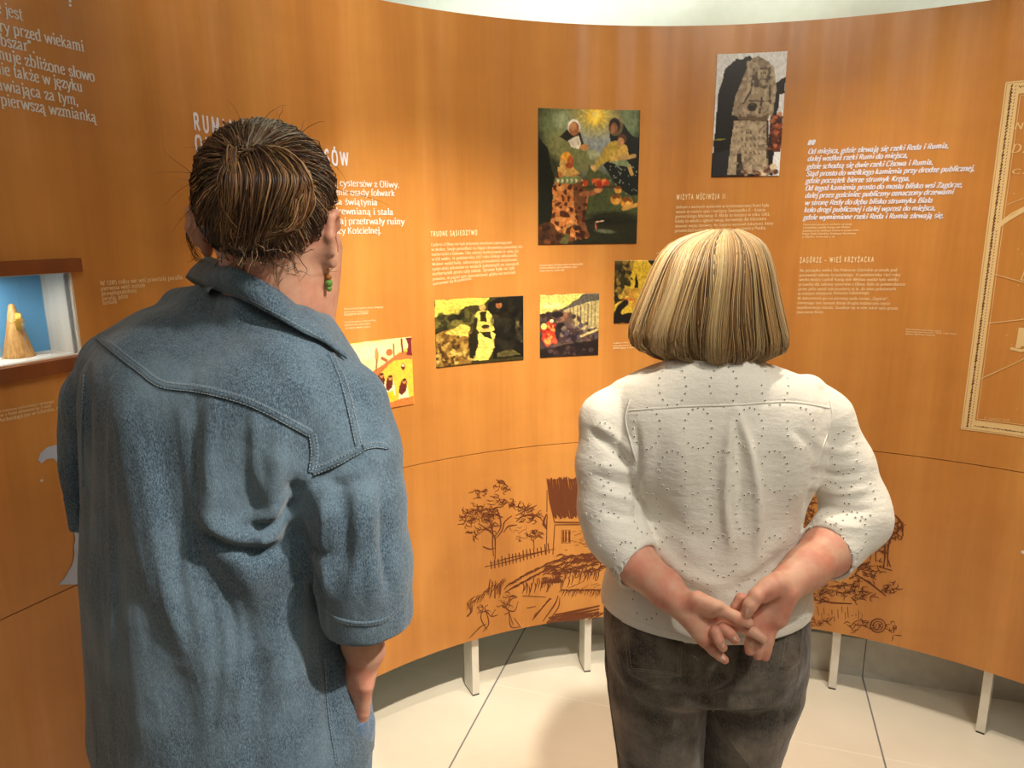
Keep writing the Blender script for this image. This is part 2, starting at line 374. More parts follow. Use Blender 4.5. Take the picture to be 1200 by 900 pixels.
# ------------------------------------------------------------------ lettering: a stroke alphabet drawn as ribbons on the panel
G = {}
def glyphs(txt):
    for ln in txt.strip().split('\n'):
        ch, adv, rest = ln.split(' ', 2); G[ch] = (float(adv), rest)
glyphs('''
a .92 ~.14,.8 .3,.98 .5,.95 .6,.72 .6,.2 .66,.04 .82,.06|~.6,.58 .3,.5 .1,.27 .24,.03 .6,.2
b 1.0 .2,1.5 .2,.02|~.2,.75 .45,1 .75,.85 .82,.5 .72,.12 .45,0 .2,.12|_.1,1.5,.18
c .82 ~.7,.78 .5,1 .2,.85 .12,.5 .22,.13 .48,0 .72,.18
d 1.0 .74,1.5 .74,0|~.74,.8 .5,1 .2,.85 .12,.48 .22,.1 .48,0 .74,.2|_.64,1.5,.18|_.84,0,.18
e .86 .14,.56 .7,.56|~.7,.56 .66,.88 .45,1 .2,.85 .12,.48 .24,.1 .5,0 .74,.18
f .58 ~.62,1.4 .5,1.5 .32,1.42 .27,1.15 .27,.02|.08,1 .52,1|_.27,0,.4
g .92 ~.45,1 .2,.88 .18,.6 .45,.45 .66,.6 .66,.88 .45,1|~.3,.47 .16,.3 .3,.16 .6,.12 .76,-.08 .62,-.35 .35,-.42 .12,-.3 .15,-.08 .32,.12|.62,.95 .85,.97
h 1.04 .22,1.5 .22,0|~.22,.72 .45,.98 .68,.95 .76,.7 .76,0|_.22,0,.36|_.78,0,.34|_.11,1.5,.18
i .5 .26,1 .26,0|_.26,0,.38|_.16,1,.18|*.25,1.36,.11
j .5 ~.3,1 .3,.2 .29,-.15 .2,-.38 0,-.42|_.2,1,.18|*.29,1.36,.11
k 1.0 .22,1.5 .22,0|.72,.98 .24,.42|.4,.6 .78,0|_.22,0,.36|_.11,1.5,.18|_.8,0,.3|_.7,1,.3
l .5 .26,1.5 .26,0|_.26,0,.38|_.15,1.5,.18
m 1.56 .22,1 .22,0|~.22,.72 .42,.98 .66,.95 .74,.7 .74,0|~.74,.72 .95,.98 1.18,.95 1.27,.7 1.27,0|_.22,0,.36|_.75,0,.34|_.1,1,.18|_1.28,0,.34
n 1.04 .22,1 .22,0|~.22,.72 .45,.98 .68,.95 .76,.7 .76,0|_.22,0,.36|_.78,0,.34|_.11,1,.18
o .94 ~.47,1 .2,.87 .12,.5 .2,.13 .47,0 .74,.13 .82,.5 .74,.87 .47,1
p 1.0 .2,1 .2,-.45|~.2,.78 .45,1 .74,.86 .82,.5 .72,.12 .45,0 .2,.15|_.22,-.45,.38|_.1,1,.18
q 1.0 .76,1 .76,-.45|~.76,.8 .5,1 .2,.85 .12,.48 .22,.1 .48,0 .76,.2|_.76,-.45,.38
r .74 .22,1 .22,0|~.22,.65 .36,.93 .55,1 .68,.93|_.22,0,.42|_.11,1,.18
s .76 ~.62,.78 .45,1 .2,.9 .18,.65 .42,.52 .64,.36 .6,.1 .36,0 .13,.2
t .62 ~.28,1.3 .28,.8 .28,.25 .36,.03 .6,.08|.08,1 .56,1
u 1.04 ~.2,1 .2,.6 .22,.2 .34,.02 .55,.04 .76,.25|.76,1 .76,0|_.1,1,.18|_.66,1,.18|_.86,0,.18
v .94 .1,1 .46,0|.46,0 .84,1|_.12,1,.3|_.82,1,.28
w 1.38 .1,1 .4,0|.4,0 .7,.95|.7,.95 1.0,0|1.0,0 1.3,1|_.12,1,.3|_1.28,1,.28
x .94 .12,1 .8,0|.8,1 .12,0|_.14,1,.28|_.8,1,.26|_.14,0,.26|_.8,0,.28
y .92 .1,1 .48,.05|~.85,1 .66,.5 .48,.05 .3,-.36 .08,-.42|_.12,1,.3|_.83,1,.28
z .84 .14,.72 .14,.98|.14,.97 .72,.97|.72,.97 .12,.03|.12,.03 .74,.03|.74,.02 .74,.28
A 1.22 .1,0 .58,1.42|.58,1.42 1.08,0|.3,.5 .88,.5|_.1,0,.34|_1.08,0,.36
B 1.1 .24,0 .24,1.42|~.24,1.4 .7,1.38 .84,1.08 .7,.8 .24,.75|~.24,.75 .8,.7 .94,.38 .78,.04 .24,.02|_.18,0,.24|_.18,1.42,.24
C 1.1 ~.95,1.15 .75,1.4 .45,1.4 .2,1.1 .14,.7 .24,.25 .5,0 .8,.02 .98,.28
D 1.24 .24,0 .24,1.42|~.24,1.4 .7,1.38 1.0,1.1 1.06,.7 .98,.3 .7,.03 .24,.02|_.18,0,.24|_.18,1.42,.24
E 1.02 .24,0 .24,1.42|.24,1.4 .86,1.4|.24,.75 .7,.75|.24,.02 .9,.02|.86,1.4 .86,1.2|.9,.02 .9,.25
F .98 .24,0 .24,1.42|.24,1.4 .86,1.4|.24,.72 .7,.72|_.24,0,.36
G 1.2 ~.95,1.15 .75,1.4 .45,1.4 .2,1.1 .14,.7 .24,.25 .5,0 .8,.02 .98,.2|.98,.6 .98,.1|.66,.6 1.06,.6
H 1.3 .24,0 .24,1.42|1.04,0 1.04,1.42|.24,.72 1.04,.72|_.24,0,.36|_1.04,0,.36|_.24,1.42,.36|_1.04,1.42,.36
I .56 .28,0 .28,1.42|_.28,0,.38|_.28,1.42,.38
J .6 ~.36,1.42 .36,.6 .34,.1 .2,-.15 .04,-.15|_.36,1.42,.38
K 1.16 .24,0 .24,1.42|.9,1.42 .26,.6|.46,.82 .98,0|_.24,0,.36|_.24,1.42,.36|_.98,0,.34|_.9,1.42,.3
L 1.0 .24,0 .24,1.42|.24,.02 .88,.02|.88,.02 .88,.28|_.24,1.42,.36
M 1.5 .2,0 .22,1.42|.22,1.42 .72,.1|.72,.1 1.22,1.42|1.22,1.42 1.26,0|_.2,0,.34|_1.26,0,.34
N 1.26 .22,0 .22,1.42|.22,1.42 1.02,0|1.02,0 1.02,1.42|_.22,0,.34|_1.02,1.42,.34
O 1.22 ~.6,1.44 .28,1.3 .14,.72 .28,.12 .6,-.02 .94,.12 1.08,.72 .94,1.3 .6,1.44
P 1.06 .24,0 .24,1.42|~.24,1.4 .74,1.38 .9,1.02 .74,.66 .24,.62|_.24,0,.4|_.16,1.42,.2
R 1.14 .24,0 .24,1.42|~.24,1.4 .72,1.38 .86,1.06 .72,.74 .24,.7|.56,.7 1.0,0|_.24,0,.36|_.16,1.42,.2|_1.0,0,.24
S .94 ~.78,1.15 .6,1.42 .3,1.38 .16,1.08 .32,.82 .66,.6 .82,.32 .66,.02 .34,0 .12,.28
T 1.06 .53,0 .53,1.42|.1,1.4 .96,1.4|.1,1.4 .1,1.18|.96,1.4 .96,1.18|_.53,0,.38
U 1.22 ~.24,1.42 .24,.8 .26,.3 .42,.02 .76,.02 .96,.3 .98,.8 .98,1.42|_.24,1.42,.34|_.98,1.42,.32
W 1.66 .1,1.42 .46,0|.46,0 .82,1.35|.82,1.35 1.2,0|1.2,0 1.56,1.42|_.12,1.42,.32|_1.54,1.42,.3
X 1.1 .12,1.42 .96,0|.96,1.42 .12,0|_.14,0,.3|_.96,0,.3|_.14,1.42,.3|_.94,1.42,.3
Y 1.06 .1,1.42 .52,.7|.94,1.42 .52,.7|.52,.7 .52,0|_.52,0,.38
Z 1.02 .16,1.4 .88,1.4|.88,1.4 .12,.02|.12,.02 .92,.02|.16,1.4 .16,1.16|.92,.02 .92,.28
0 .9 ~.45,1.3 .2,1.15 .14,.65 .2,.12 .45,0 .7,.12 .78,.65 .7,1.15 .45,1.3
1 .8 .42,0 .42,1.3|.42,1.3 .2,1.1|_.42,0,.44
2 .88 ~.14,1.0 .3,1.28 .6,1.26 .7,.95 .5,.55 .12,.03|.12,.03 .76,.03
3 .88 ~.16,1.15 .42,1.3 .68,1.1 .6,.78 .36,.7|~.36,.7 .72,.6 .76,.25 .5,0 .14,.12
5 .88 .68,1.28 .22,1.28|.22,1.28 .18,.72|~.18,.72 .5,.82 .74,.6 .72,.2 .45,0 .14,.12
7 .86 .14,1.28 .76,1.28|.76,1.28 .32,0
8 .9 ~.45,1.3 .2,1.1 .24,.8 .45,.68 .74,.4 .66,.08 .42,0 .16,.14 .16,.42 .45,.68 .68,.9 .66,1.16 .45,1.3
. .44 *.2,.08,.12
, .44 *.2,.08,.12|.22,.08 .12,-.22
: .44 *.2,.08,.12|*.2,.8,.12
- .6 .1,.5 .5,.5
– .96 .08,.5 .88,.5
” .8 *.2,1.36,.13|.24,1.36 .12,1.08|*.54,1.36,.13|.58,1.36 .46,1.08
" .6 .15,1.45 .15,1.1|.42,1.45 .42,1.1
„ .8 *.2,.08,.13|.24,.08 .12,-.2|*.54,.08,.13|.58,.08 .46,-.2
? .86 ~.14,1.1 .3,1.4 .62,1.38 .7,1.05 .44,.72 .38,.42|*.38,.08,.13
/ .6 .05,-.1 .55,1.4
''')
def compose(new, base, extra):
    G[new] = (G[base][0], G[base][1] + '|' + extra)
compose('ą', 'a', '~.68,.04 .58,-.2 .7,-.36 .86,-.28'); compose('ę', 'e', '~.52,.02 .42,-.2 .54,-.36 .72,-.28')
compose('Ą', 'A', '~1.05,.02 .92,-.2 1.04,-.36 1.18,-.28'); compose('ó', 'o', '.42,1.16 .62,1.42'); compose('Ó', 'O', '.52,1.6 .76,1.86')
for lo, x in (('ś', .36), ('ć', .4), ('ń', .42), ('ź', .36)):
    compose(lo, {'ś': 's', 'ć': 'c', 'ń': 'n', 'ź': 'z'}[lo], '%g,1.16 %g,1.42' % (x, x+.2))
compose('ż', 'z', '*.43,1.34,.11'); compose('ł', 'l', '.06,.62 .46,.95'); compose('Ś', 'S', '.42,1.56 .62,1.82'); compose('Ż', 'Z', '*.52,1.66,.11')
compose('Ł', 'L', '.06,.5 .56,.95')

def spline(P, n=5):
    P = [np.array(p) for p in P]; out = []
    Q = [2*P[0]-P[1]] + P + [2*P[-1]-P[-2]]
    for i in range(1, len(Q)-2):
        for k in range(n):
            t = k/n; a, b_, c, d = Q[i-1], Q[i], Q[i+1], Q[i+2]
            out.append(.5*((2*b_) + (c-a)*t + (2*a-5*b_+4*c-d)*t*t + (3*b_-a-3*c+d)*t**3))
    out.append(P[-1]); return out

def ribbon(P, wfun, V, F):
    P = [np.asarray(p, float) for p in P]; base = len(V)
    for i, p in enumerate(P):
        t = P[min(i+1, len(P)-1)] - P[max(i-1, 0)]
        t = t/(np.hypot(*t)+1e-9); n = np.array([-t[1], t[0]]); w = wfun(t, i/(len(P)-1))/2
        V.append(p+n*w); V.append(p-n*w)
    for i in range(len(P)-1):
        F.append((base+2*i, base+2*i+1, base+2*i+3, base+2*i+2))

def lay(text, serif=True, thick=.17, thin=.085, track=0.0, seg=4):
    """flat outline mesh of one line, x-height 1; returns verts, faces, width"""
    V, F = [], []; x = 0.0
    wf = (lambda t, q: thin + (thick-thin)*abs(t[1])**1.3) if serif else (lambda t, q: thick)
    for ch in text:
        if ch == ' ': x += .5+track; continue
        adv, spec = G.get(ch, G['o'])
        for st in spec.split('|'):
            k = st[0]
            if k == '_':
                if not serif: continue
                a, b_, w_ = map(float, st[1:].split(','))
                n = len(V); h = thin*.9
                s_ = 0 if b_ <= 0 else -h
                V += [np.array((x+a-w_/2, b_+s_)), np.array((x+a+w_/2, b_+s_)), np.array((x+a+w_/2, b_+s_+h)), np.array((x+a-w_/2, b_+s_+h))]
                F.append((n, n+1, n+2, n+3))
            elif k == '*':
                a, b_, r = map(float, st[1:].split(','))
                n = len(V); r = max(r, thick*.62)
                V += [np.array((x+a+r*math.cos(j*math.pi/4), b_+r*math.sin(j*math.pi/4))) for j in range(8)]
                F.append(tuple(range(n, n+8)))
            else:
                pts = [np.array(tuple(map(float, q.split(',')))) for q in st.lstrip('~').split()]
                pts = [p+np.array((x, 0)) for p in pts]
                if k == '~': pts = spline(pts, seg)
                ribbon(pts, wf, V, F)
        x += adv+track
    return np.array(V), F, x

M_ink, N, L, b = nmat('cream_print', srgb(236, 214, 170), .55)
M_inkw, N, L, b = nmat('pale_grey_print', srgb(222, 220, 216), .55)
M_inkl, N, L, b = nmat('lavender_white_print', srgb(222, 222, 238), .55)

def text_block(name, lines, material, serif=True, thick=.17, thin=.085, slant=0.0, track=0.0, size=None, label=None, seg=4):
    """lines: (text, x0, y0, x1, y1) baseline ends in the photograph"""
    V, F = [], []
    for (tx, x0, y0, x1, y1) in lines:
        v, f, wd = lay(tx, serif, thick, thin, track, seg)
        if not len(v): continue
        s0, z0 = wp(x0, y0); s1, z1 = wp(x1, y1)
        k = (s1-s0)/wd
        ky = size if size else k
        n = len(V)
        s = s0 + (v[:, 0]*k + v[:, 1]*slant*ky)
        z = z0 + (z1-z0)*(v[:, 0]/wd) + v[:, 1]*ky
        V += wall(s, 0, .0012).tolist()
        for i in range(len(v)): V[n+i][2] = z[i]
        F += [tuple(i+n for i in q) for q in f]
    o = adopt(mesh_obj(name, V, F, material), panel)
    if label: o['label'] = label
    return o

def px_h(px, py, h):
    """height in metres of h photograph pixels at that spot of the panel"""
    return wp(px, py-h/2)[1] - wp(px, py+h/2)[1]

# the big introductory text at the upper left
L0 = [('e jest', -5, 14, 27, 24.5), ('ry przed wiekami', -1, 36.5, 98.5, 61), ('obszar".', -7, 51.5, 41, 62.5), ('muje zbliżone słowo', -6, 68, 111, 96),
      ('nie także w języku', -6, 85.5, 97, 108), ('awiająca za tym,', -3, 105, 92, 124), ('pierwszą wzmianką', 1, 123, 113, 143.5)]
text_block('introduction_text', L0, M_inkw, thick=.25, thin=.13, size=px_h(60, 80, 9.0), label='large pale serif lettering at the upper left')
text_block('heading_fragment', [('?', 78, 6.5, 87, 8)], M_inkl, serif=False, thick=.26, size=px_h(60, 10, 10))
text_block('section_heading', [('RUMIA –', 227, 152, 292, 162)], M_inkl, serif=False, thick=.30, track=.42, size=px_h(330, 170, 12.0), label='bold white capitals')
text_block('section_heading', [('OLIWSKICH CYSTERSÓW', 229, 178, 411, 194.5)], M_inkl, serif=False, thick=.30, track=.42, size=px_h(330, 170, 12.0), label='bold white capitals')
R1 = [('dą cystersów z Oliwy.', 386, 217.5, 468, 220), ('zenie osady folwark', 388, 228.5, 463, 230), ('na świątynia', 391, 239.7, 442.5, 240.7),
      ('drewnianą i stała', 391, 251, 461, 252), ('siaj przetrwały ruiny', 392, 262.5, 474, 263), ('icy Kościelnej.', 394, 274, 447, 273.6)]
text_block('lead_paragraph_fragment', [('w', 231, 205, 242, 206), ('z', 234, 217, 241, 218), ('s', 236, 231, 242, 232)], M_inkw, thick=.25, thin=.13, size=px_h(430, 240, 5.2))
text_block('lead_paragraph', R1, M_inkw, thick=.25, thin=.13, size=px_h(430, 240, 5.2), label='white serif lettering beside the left head')
# trouble with the neighbours
text_block('sub_heading', [('TRUDNE SĄSIEDZTWO', 504.5, 277, 560, 275)], M_ink, serif=False, thick=.3, track=.45, size=px_h(530, 275, 3.9))
T = ['Cystersi z Oliwy nie byli jedynymi mnichami operującymi', 'w okolicy. Swoje posiadłości na Kępie Oksywskiej posiadały też', 'norbertanki z Żukowa. Oba zakony konkurowały ze sobą już',
     'w XIII wieku. 31 października 1257 roku biskup włocławski', 'Wolimir wydał bullę, zabraniającą prowadzenia działalności', 'cysterskiej zakonowi na wodach położonych na ziemiach',
     'norbertanek przez cały zakon. Sprawa była na tyle', 'poważna, że papież sam interweniował, gdyby nie zechcieli', 'zastosować się do polecenia.']
E_ = [599.5, 612, 607.5, 606, 606, 608, 603, 604, 553]
text_block('paragraph', [(T[i], 505+i*.25, 288.3+i*5.75, E_[i], 285.6+i*5.0 + (2.0 if i == 8 else 0)) for i in range(9)], M_ink, thick=.2, thin=.11, seg=3)
text_block('caption', [('Mnisi w zbożu fragment obrazu wiszącego', 403, 363, 449, 360.7), ('Kazimierz dolny nad rzeką w starym', 403, 366.4, 432, 364.8), ('klasztorze w Oliwie.', 403, 370, 432, 368),
                       ('Fundatorzy zakonu w czasie modlitwy', 403.5, 378.5, 440, 376), ('pędzel mnicha, olej na desce', 403.5, 382, 434, 380), ('w katedrze oliwskiej, XVII w.', 404, 385.6, 434, 383.6)], M_ink, thick=.22, thin=.14, seg=2)
text_block('caption', [('Pogrzeb księcia Subisława obraz ze starej galerii', 632, 312, 683, 310.2), ('katedry oliwskiej, olej na płótnie z roku', 632, 315, 676, 313.7), ('malarz nieznany, około 1600', 632, 318.4, 661, 317.3)], M_ink, thick=.22, thin=.14, seg=2)
text_block('caption', [('Krajobraz z wieżą, obraz', 718.5, 403, 742, 401.5), ('nieznanego malarza, olej na', 718.5, 406, 744, 405), ('płótnie, pałac w Oliwie', 718.5, 409, 744, 408)], M_ink, thick=.22, thin=.14, seg=2)
text_block('caption', [('rzeźba', 769, 297.5, 776, 297)], M_ink, thick=.22, thin=.14, seg=2)
text_block('sub_heading', [('WIZYTA MŚCIWOJA II', 792.5, 234, 851, 232.8)], M_ink, serif=False, thick=.3, track=.45, size=px_h(820, 232, 4.3))
T = ['Jednym z ważnych wydarzeń w średniowiecznej Rumi była', 'wizyta w osadzie syna i następcy Świętopełka II – księcia', 'pomorskiego Mściwoja II. Miała to miejsce w roku 1283,', 'kiedy to władca ogłosił swoją darowiznę dla klasztoru',
     'słowami swojej darowny. Na Zagórzu wystawił dokument, który', 'potwierdził nadania dla klasztoru – w ziemicy Pucka.']
E_ = [901, 897, 902, 898, 906, 898]
text_block('paragraph', [(T[i], 792-i*.3, 244.2+i*5.6, E_[i], 242+i*5.3) for i in range(6)], M_ink, thick=.2, thin=.11, seg=3)
# the quotation
Q = [('Od miejsca, gdzie zlewają się rzeki Reda i Rumia,', 946.5, 180.5, 1111.5, 173.6), ('dalej wzdłuż rzeki Rumi do miejsca,', 946, 189, 1063.5, 184.7), ('gdzie schodzą się dwie rzeki Cisowa i Rumia.', 945, 198, 1093, 193),
     ('Stąd prosto do wielkiego kamienia przy drodze publicznej,', 944.5, 206.5, 1141.5, 200), ('gdzie początek bierze strumyk Krępa.', 943.7, 214.8, 1066, 212), ('Od tegoż kamienia prosto do mostu blisko wsi Zagórze,', 943.3, 223.4, 1127.5, 219.2),
     ('dalej przez gościniec publiczny oznaczony drzewami', 943, 232, 1117, 227.5), ('w stronę Redy do dębu blisko strumyka Biała', 942.5, 240.5, 1092.5, 237.5), ('koło drogi publicznej i dalej wprost do miejsca,', 941.8, 248.8, 1096, 246.4),
     ('gdzie wymienione rzeki Reda i Rumia zlewają się.', 941, 257.5, 1105.5, 255.3)]
text_block('quotation', Q, M_inkl, thick=.36, thin=.18, slant=.24, size=px_h(1020, 215, 4.2), label='pale lavender bold italic lettering')
text_block('quotation_mark', [('”', 941.5, 185.5, 951.5, 185)], M_inkl, thick=.30, thin=.3, slant=.2, size=px_h(950, 170, 14), label='pale lavender quotation mark')
T = ['Tłumaczenie opisu granic wsi Rumia zapisanego', 'z przywileju Ludolfa Koniga von Weizau', 'wydanego przez wielkiego mistrza na prawie chełm.', 'Księga Ziemi Gdańskiej, Archiwum Państwowe', 'w Gdańsku, Tczew 1342, s. 48']
E_ = [998.5, 996, 1007.5, 1003, 978]
text_block('caption', [(T[i], 941-i*.35, 264.3+i*3.6, E_[i], 263.5+i*3.7) for i in range(5)], M_ink, thick=.2, thin=.13, seg=2)
text_block('sub_heading', [('ZAGÓRZE – WIEŚ KRZYŻACKA', 937, 307.8, 1025, 307)], M_ink, serif=False, thick=.3, track=.5, size=px_h(980, 307, 4.2))
T = ['Na początku wieku XIV Pomorze Gdańskie przeszło pod', 'panowanie zakonu krzyżackiego. 31 października 1342 roku', 'wielki mistrz Ludolf Konig von Weizau wydał tym wielki', 'przywilej dla zakonu cystersów z Oliwy. Było to potwierdzenie', 'przez jakie zaszli zakrycystersi m.in. do ziem położonych',
     'w różnych miejscach Pomorza Gdańskiego.', 'W dokumencie po raz pierwszy pada nazwa „Zagórze”,', 'otwierając tym samym dzieje drugiej najstarszej części', 'współczesnego miasta. Znajduje się w nim także opis granic', 'dworzanej Rumi.']
E_ = [1051.5, 1055, 1052.5, 1061, 1050, 1019, 1041.5, 1043, 1052.5, 965.5]
text_block('paragraph', [(T[i], 937-i*.4, 318.5+i*5.42, E_[i], 318+i*5.6 + (-1.3 if i in (5, 9) else 0)) for i in range(10)], M_ink, thick=.2, thin=.11, seg=3)
text_block('caption', [('Mapa biskupstwa pomorskiego, wydana', 1061.5, 386.3, 1103, 388.7), ('Nova Prussiae Maritimae tabula, Gdańsk, Zatoka Pucka i', 1061.3, 389.2, 1121, 392), ('okolice, Biblioteka Gdańska', 1061, 392, 1096, 394)], M_ink, thick=.22, thin=.14, seg=2)
text_block('caption', [('W 1285 roku we wsi powstała parafia', 117, 334.5, 214, 327), ('pierwsza wieś została', 118, 340.5, 170, 336), ('prawdopodobnie', 118.7, 346.5, 160, 342.5), ('parafią, gdzie', 119.4, 352, 150, 348.8), ('została', 120.2, 357, 137, 355)], M_ink, thick=.2, thin=.12, seg=3)
text_block('caption', [('Kopia ozdoby z cmentarza kurhanowego z wczesnego', -25, 488, 62.5, 471.5), ('średniowiecza z Rumi datowana na X wiek', -25, 493.5, 60, 476.5), ('Muzeum Archeologiczne w Gdańsku, dar', -25, 500, 73, 478.8)], M_ink, thick=.22, thin=.13, seg=3)
# ------------------------------------------------------------------ printed pictures: small painters' canvases held as coloured grids
rng = np.random.default_rng(7)
class Canvas:
    def __init__(s, W, H, col):
        s.W, s.H = W, H
        s.a = np.ones((H, W, 3))*np.array(col, float)
        s.u, s.v = np.meshgrid((np.arange(W)+.5)/W, (np.arange(H)+.5)/H)
    def noise(s, fx, fy):
        g = rng.random((fy+2, fx+2)); x = s.u*fx; y = s.v*fy
        i, j = x.astype(int), y.astype(int); a, b_ = x-i, y-j
        a = a*a*(3-2*a); b_ = b_*b_*(3-2*b_)
        return (g[j, i]*(1-a)+g[j, i+1]*a)*(1-b_) + (g[j+1, i]*(1-a)+g[j+1, i+1]*a)*b_
    def blend(s, m, col, al=1.0):
        m = np.clip(m, 0, 1)[..., None]*al
        s.a = s.a*(1-m) + m*np.array(col, float)
    def ell(s, cx, cy, rx, ry, col, rot=0, al=1.0, soft=.12):
        c, q = math.cos(rot), math.sin(rot); asp = s.H/s.W
        x, y = (s.u-cx), (s.v-cy)*asp
        x, y = c*x+q*y, -q*x+c*y
        d = np.hypot(x/rx, y/(ry*asp))
        s.blend((1-d)/soft+.5, col, al)
    def poly(s, pts, col, al=1.0, wob=.012):
        u = s.u + wob*(s.noise(14, 14)-.5)*2; v = s.v + wob*(s.noise(14, 14)-.5)*2
        ins = np.zeros(u.shape, bool); n = len(pts)
        for i in range(n):
            (x0, y0), (x1, y1) = pts[i], pts[(i+1) % n]
            c = ((y0 > v) != (y1 > v)) & (u < (x1-x0)*(v-y0)/((y1-y0) or 1e-9)+x0)
            ins ^= c
        s.blend(ins.astype(float), col, al); return ins
    def line(s, pts, w, col, al=1.0):
        d = np.full(s.u.shape, 9.0); asp = s.H/s.W
        for (x0, y0), (x1, y1) in zip(pts, pts[1:]):
            dx, dy = x1-x0, (y1-y0)*asp; L2 = dx*dx+dy*dy+1e-9
            t = np.clip(((s.u-x0)*dx+(s.v-y0)*asp*dy)/L2, 0, 1)
            d = np.minimum(d, np.hypot(s.u-x0-t*dx, (s.v-y0)*asp-t*dy))
        s.blend((w-d)/(w*.4)+.5, col, al)
    def grain(s, amt, fx=40, fy=40):
        n = (s.noise(fx, fy)-.5)*.6 + (s.noise(fx*2, fy*2)-.5)*.6
        s.a = np.clip(s.a*(1+amt*n[..., None]), 0, 255)
    def daub(s, n, box, cols, size, al=.8):
        for _ in range(n):
            x = box[0]+rng.random()*(box[2]-box[0]); y = box[1]+rng.random()*(box[3]-box[1])
            c = cols[rng.integers(len(cols))]; r = size*(.5+rng.random())
            s.ell(x, y, r, r*(.4+.8*rng.random()), c, rng.random()*3, al, .4)

def lin(a):
    a = a/255.0
    return np.where(a <= .04045, a/12.92, ((a+.055)/1.055)**2.4)

M_print = color_attr_material('glossy_print', .38, .4)
def picture(label, c, cv, off=.003):
    """c: four photograph corners TL TR BR BL; a thin printed board that follows the panel"""
    q = [wp(*p) for p in c]
    s0 = (q[0][0]+q[3][0])/2; s1 = (q[1][0]+q[2][0])/2
    zt = (q[0][1]+q[1][1])/2; zb = (q[2][1]+q[3][1])/2
    W, H = cv.W, cv.H
    ss = np.linspace(s0, s1, W); zz = np.linspace(zt, zb, H)
    S, Z = np.meshgrid(ss, zz)
    V = wall(S.ravel(), 0, off); V[:, 2] = Z.ravel()
    colr = lin(cv.a).reshape(-1, 3)
    i = np.arange(W*H).reshape(H, W)
    F = np.stack([i[:-1, :-1], i[1:, :-1], i[1:, 1:], i[:-1, 1:]], -1).reshape(-1, 4)
    rim = np.concatenate([i[0, :], i[1:, -1], i[-1, -2::-1], i[-2:0:-1, 0]])
    RB = V[rim].copy(); RB[:, :2] -= np.stack([np.interp(S.ravel()[rim], SS, NRM[:, 0]), np.interp(S.ravel()[rim], SS, NRM[:, 1])], 1)*(off-.0004)
    n0 = len(V); k = np.arange(len(rim)); k2 = np.roll(k, -1)
    F2 = np.stack([rim[k], rim[k2], n0+k2, n0+k], 1)
    base = V.mean(0); V = np.vstack([V, RB]); colr = np.vstack([colr, colr[rim]])
    o = mesh_obj('picture', V-base, np.vstack([F, F2]), M_print, None, True, None, colr)
    o.location = base
    return tag(o, label, 'picture', 'printed pictures on the curved panel')

# large religious painting
c = Canvas(132, 174, (46, 50, 34))
c.blend(c.noise(4, 5), (92, 100, 60), .7)
c.ell(.55, .22, .30, .24, (150, 158, 160), 0, .9, .9)
c.ell(.56, .05, .22, .12, (190, 170, 80), 0, .9, 1.0); c.ell(.56, .05, .085, .055, (252, 205, 60), 0, 1, .7); c.ell(.56, .035, .03, .02, (255, 236, 140), 0, 1, .6)
for k in range(14):
    a_ = k*math.pi/7; c.line([(.56, .05), (.56+.15*math.cos(a_), .05+.1*math.sin(a_))], .006, (250, 215, 100), .55)
c.ell(.18, .12, .16, .12, (122, 134, 90), .5, .85, .7); c.ell(.24, .09, .08, .07, (158, 168, 130), 0, .8, .7); c.ell(.9, .08, .09, .12, (120, 140, 100), 0, .8, .8)
c.ell(.26, .27, .2, .1, (136, 136, 84), .3, .9, .6); c.ell(.42, .36, .2, .09, (120, 122, 74), .5, .9, .6); c.ell(.55, .33, .06, .035, (170, 172, 130), 0, .9, .6)
c.poly([(0, .22), (.1, .28), (.16, .5), (.14, 1), (0, 1)], (22, 24, 16), .9)
c.poly([(.5, .4), (.64, .45), (.8, .58), (1, .62), (1, .95), (.42, .98)], (74, 82, 46), .9)
c.poly([(.4, .8), (1, .82), (1, 1), (.35, 1)], (34, 34, 22), .85)
c.ell(.75, .8, .25, .05, (28, 28, 18), 0, .8, .6); c.ell(.68, .9, .1, .015, (120, 128, 100), .1, .7, .6)
# white-robed figure
c.poly([(.2, .2), (.3, .15), (.42, .17), (.46, .27), (.34, .25)], (40, 36, 28)); c.poly([(.3, .235), (.4, .19), (.43, .24), (.41, .285), (.33, .275)], (222, 212, 190))
c.ell(.355, .13, .062, .056, (236, 232, 214)); c.ell(.355, .142, .05, .05, (160, 98, 62)); c.ell(.345, .125, .035, .03, (198, 140, 96)); c.ell(.46, .275, .04, .024, (196, 138, 76), -.3)
# dark-cloaked mother with child
c.poly([(.69, .1), (.76, .06), (.83, .1), (.9, .17), (1, .22), (1, .62), (.93, .63), (.8, .57), (.65, .41), (.72, .3), (.7, .18)], (26, 30, 26))
c.ell(.76, .12, .075, .07, (150, 126, 84), 0, .6); c.ell(.75, .115, .055, .055, (38, 30, 22)); c.ell(.745, .135, .036, .042, (128, 84, 54)); c.ell(.735, .14, .02, .028, (172, 118, 78))
c.poly([(.7, .24), (.78, .22), (.83, .28), (.74, .34), (.62, .41), (.55, .45), (.53, .43), (.58, .38)], (176, 150, 62))
c.poly([(.74, .32), (.82, .24), (.88, .27), (.9, .36), (.8, .4), (.7, .38)], (196, 160, 78)); c.ell(.825, .215, .045, .04, (92, 58, 38)); c.ell(.815, .23, .032, .028, (198, 146, 96))
c.line([(.82, .36), (.9, .41), (.93, .47)], .018, (204, 162, 92)); c.line([(.8, .36), (.95, .335)], .02, (188, 150, 90)); c.poly([(.7, .37), (.88, .36), (.92, .42), (.8, .41)], (126, 140, 100))
for _ in range(40):
    c.ell(.7+.28*rng.random(), .4+.22*rng.random(), .006, .005, (160, 170, 150), 0, .8)
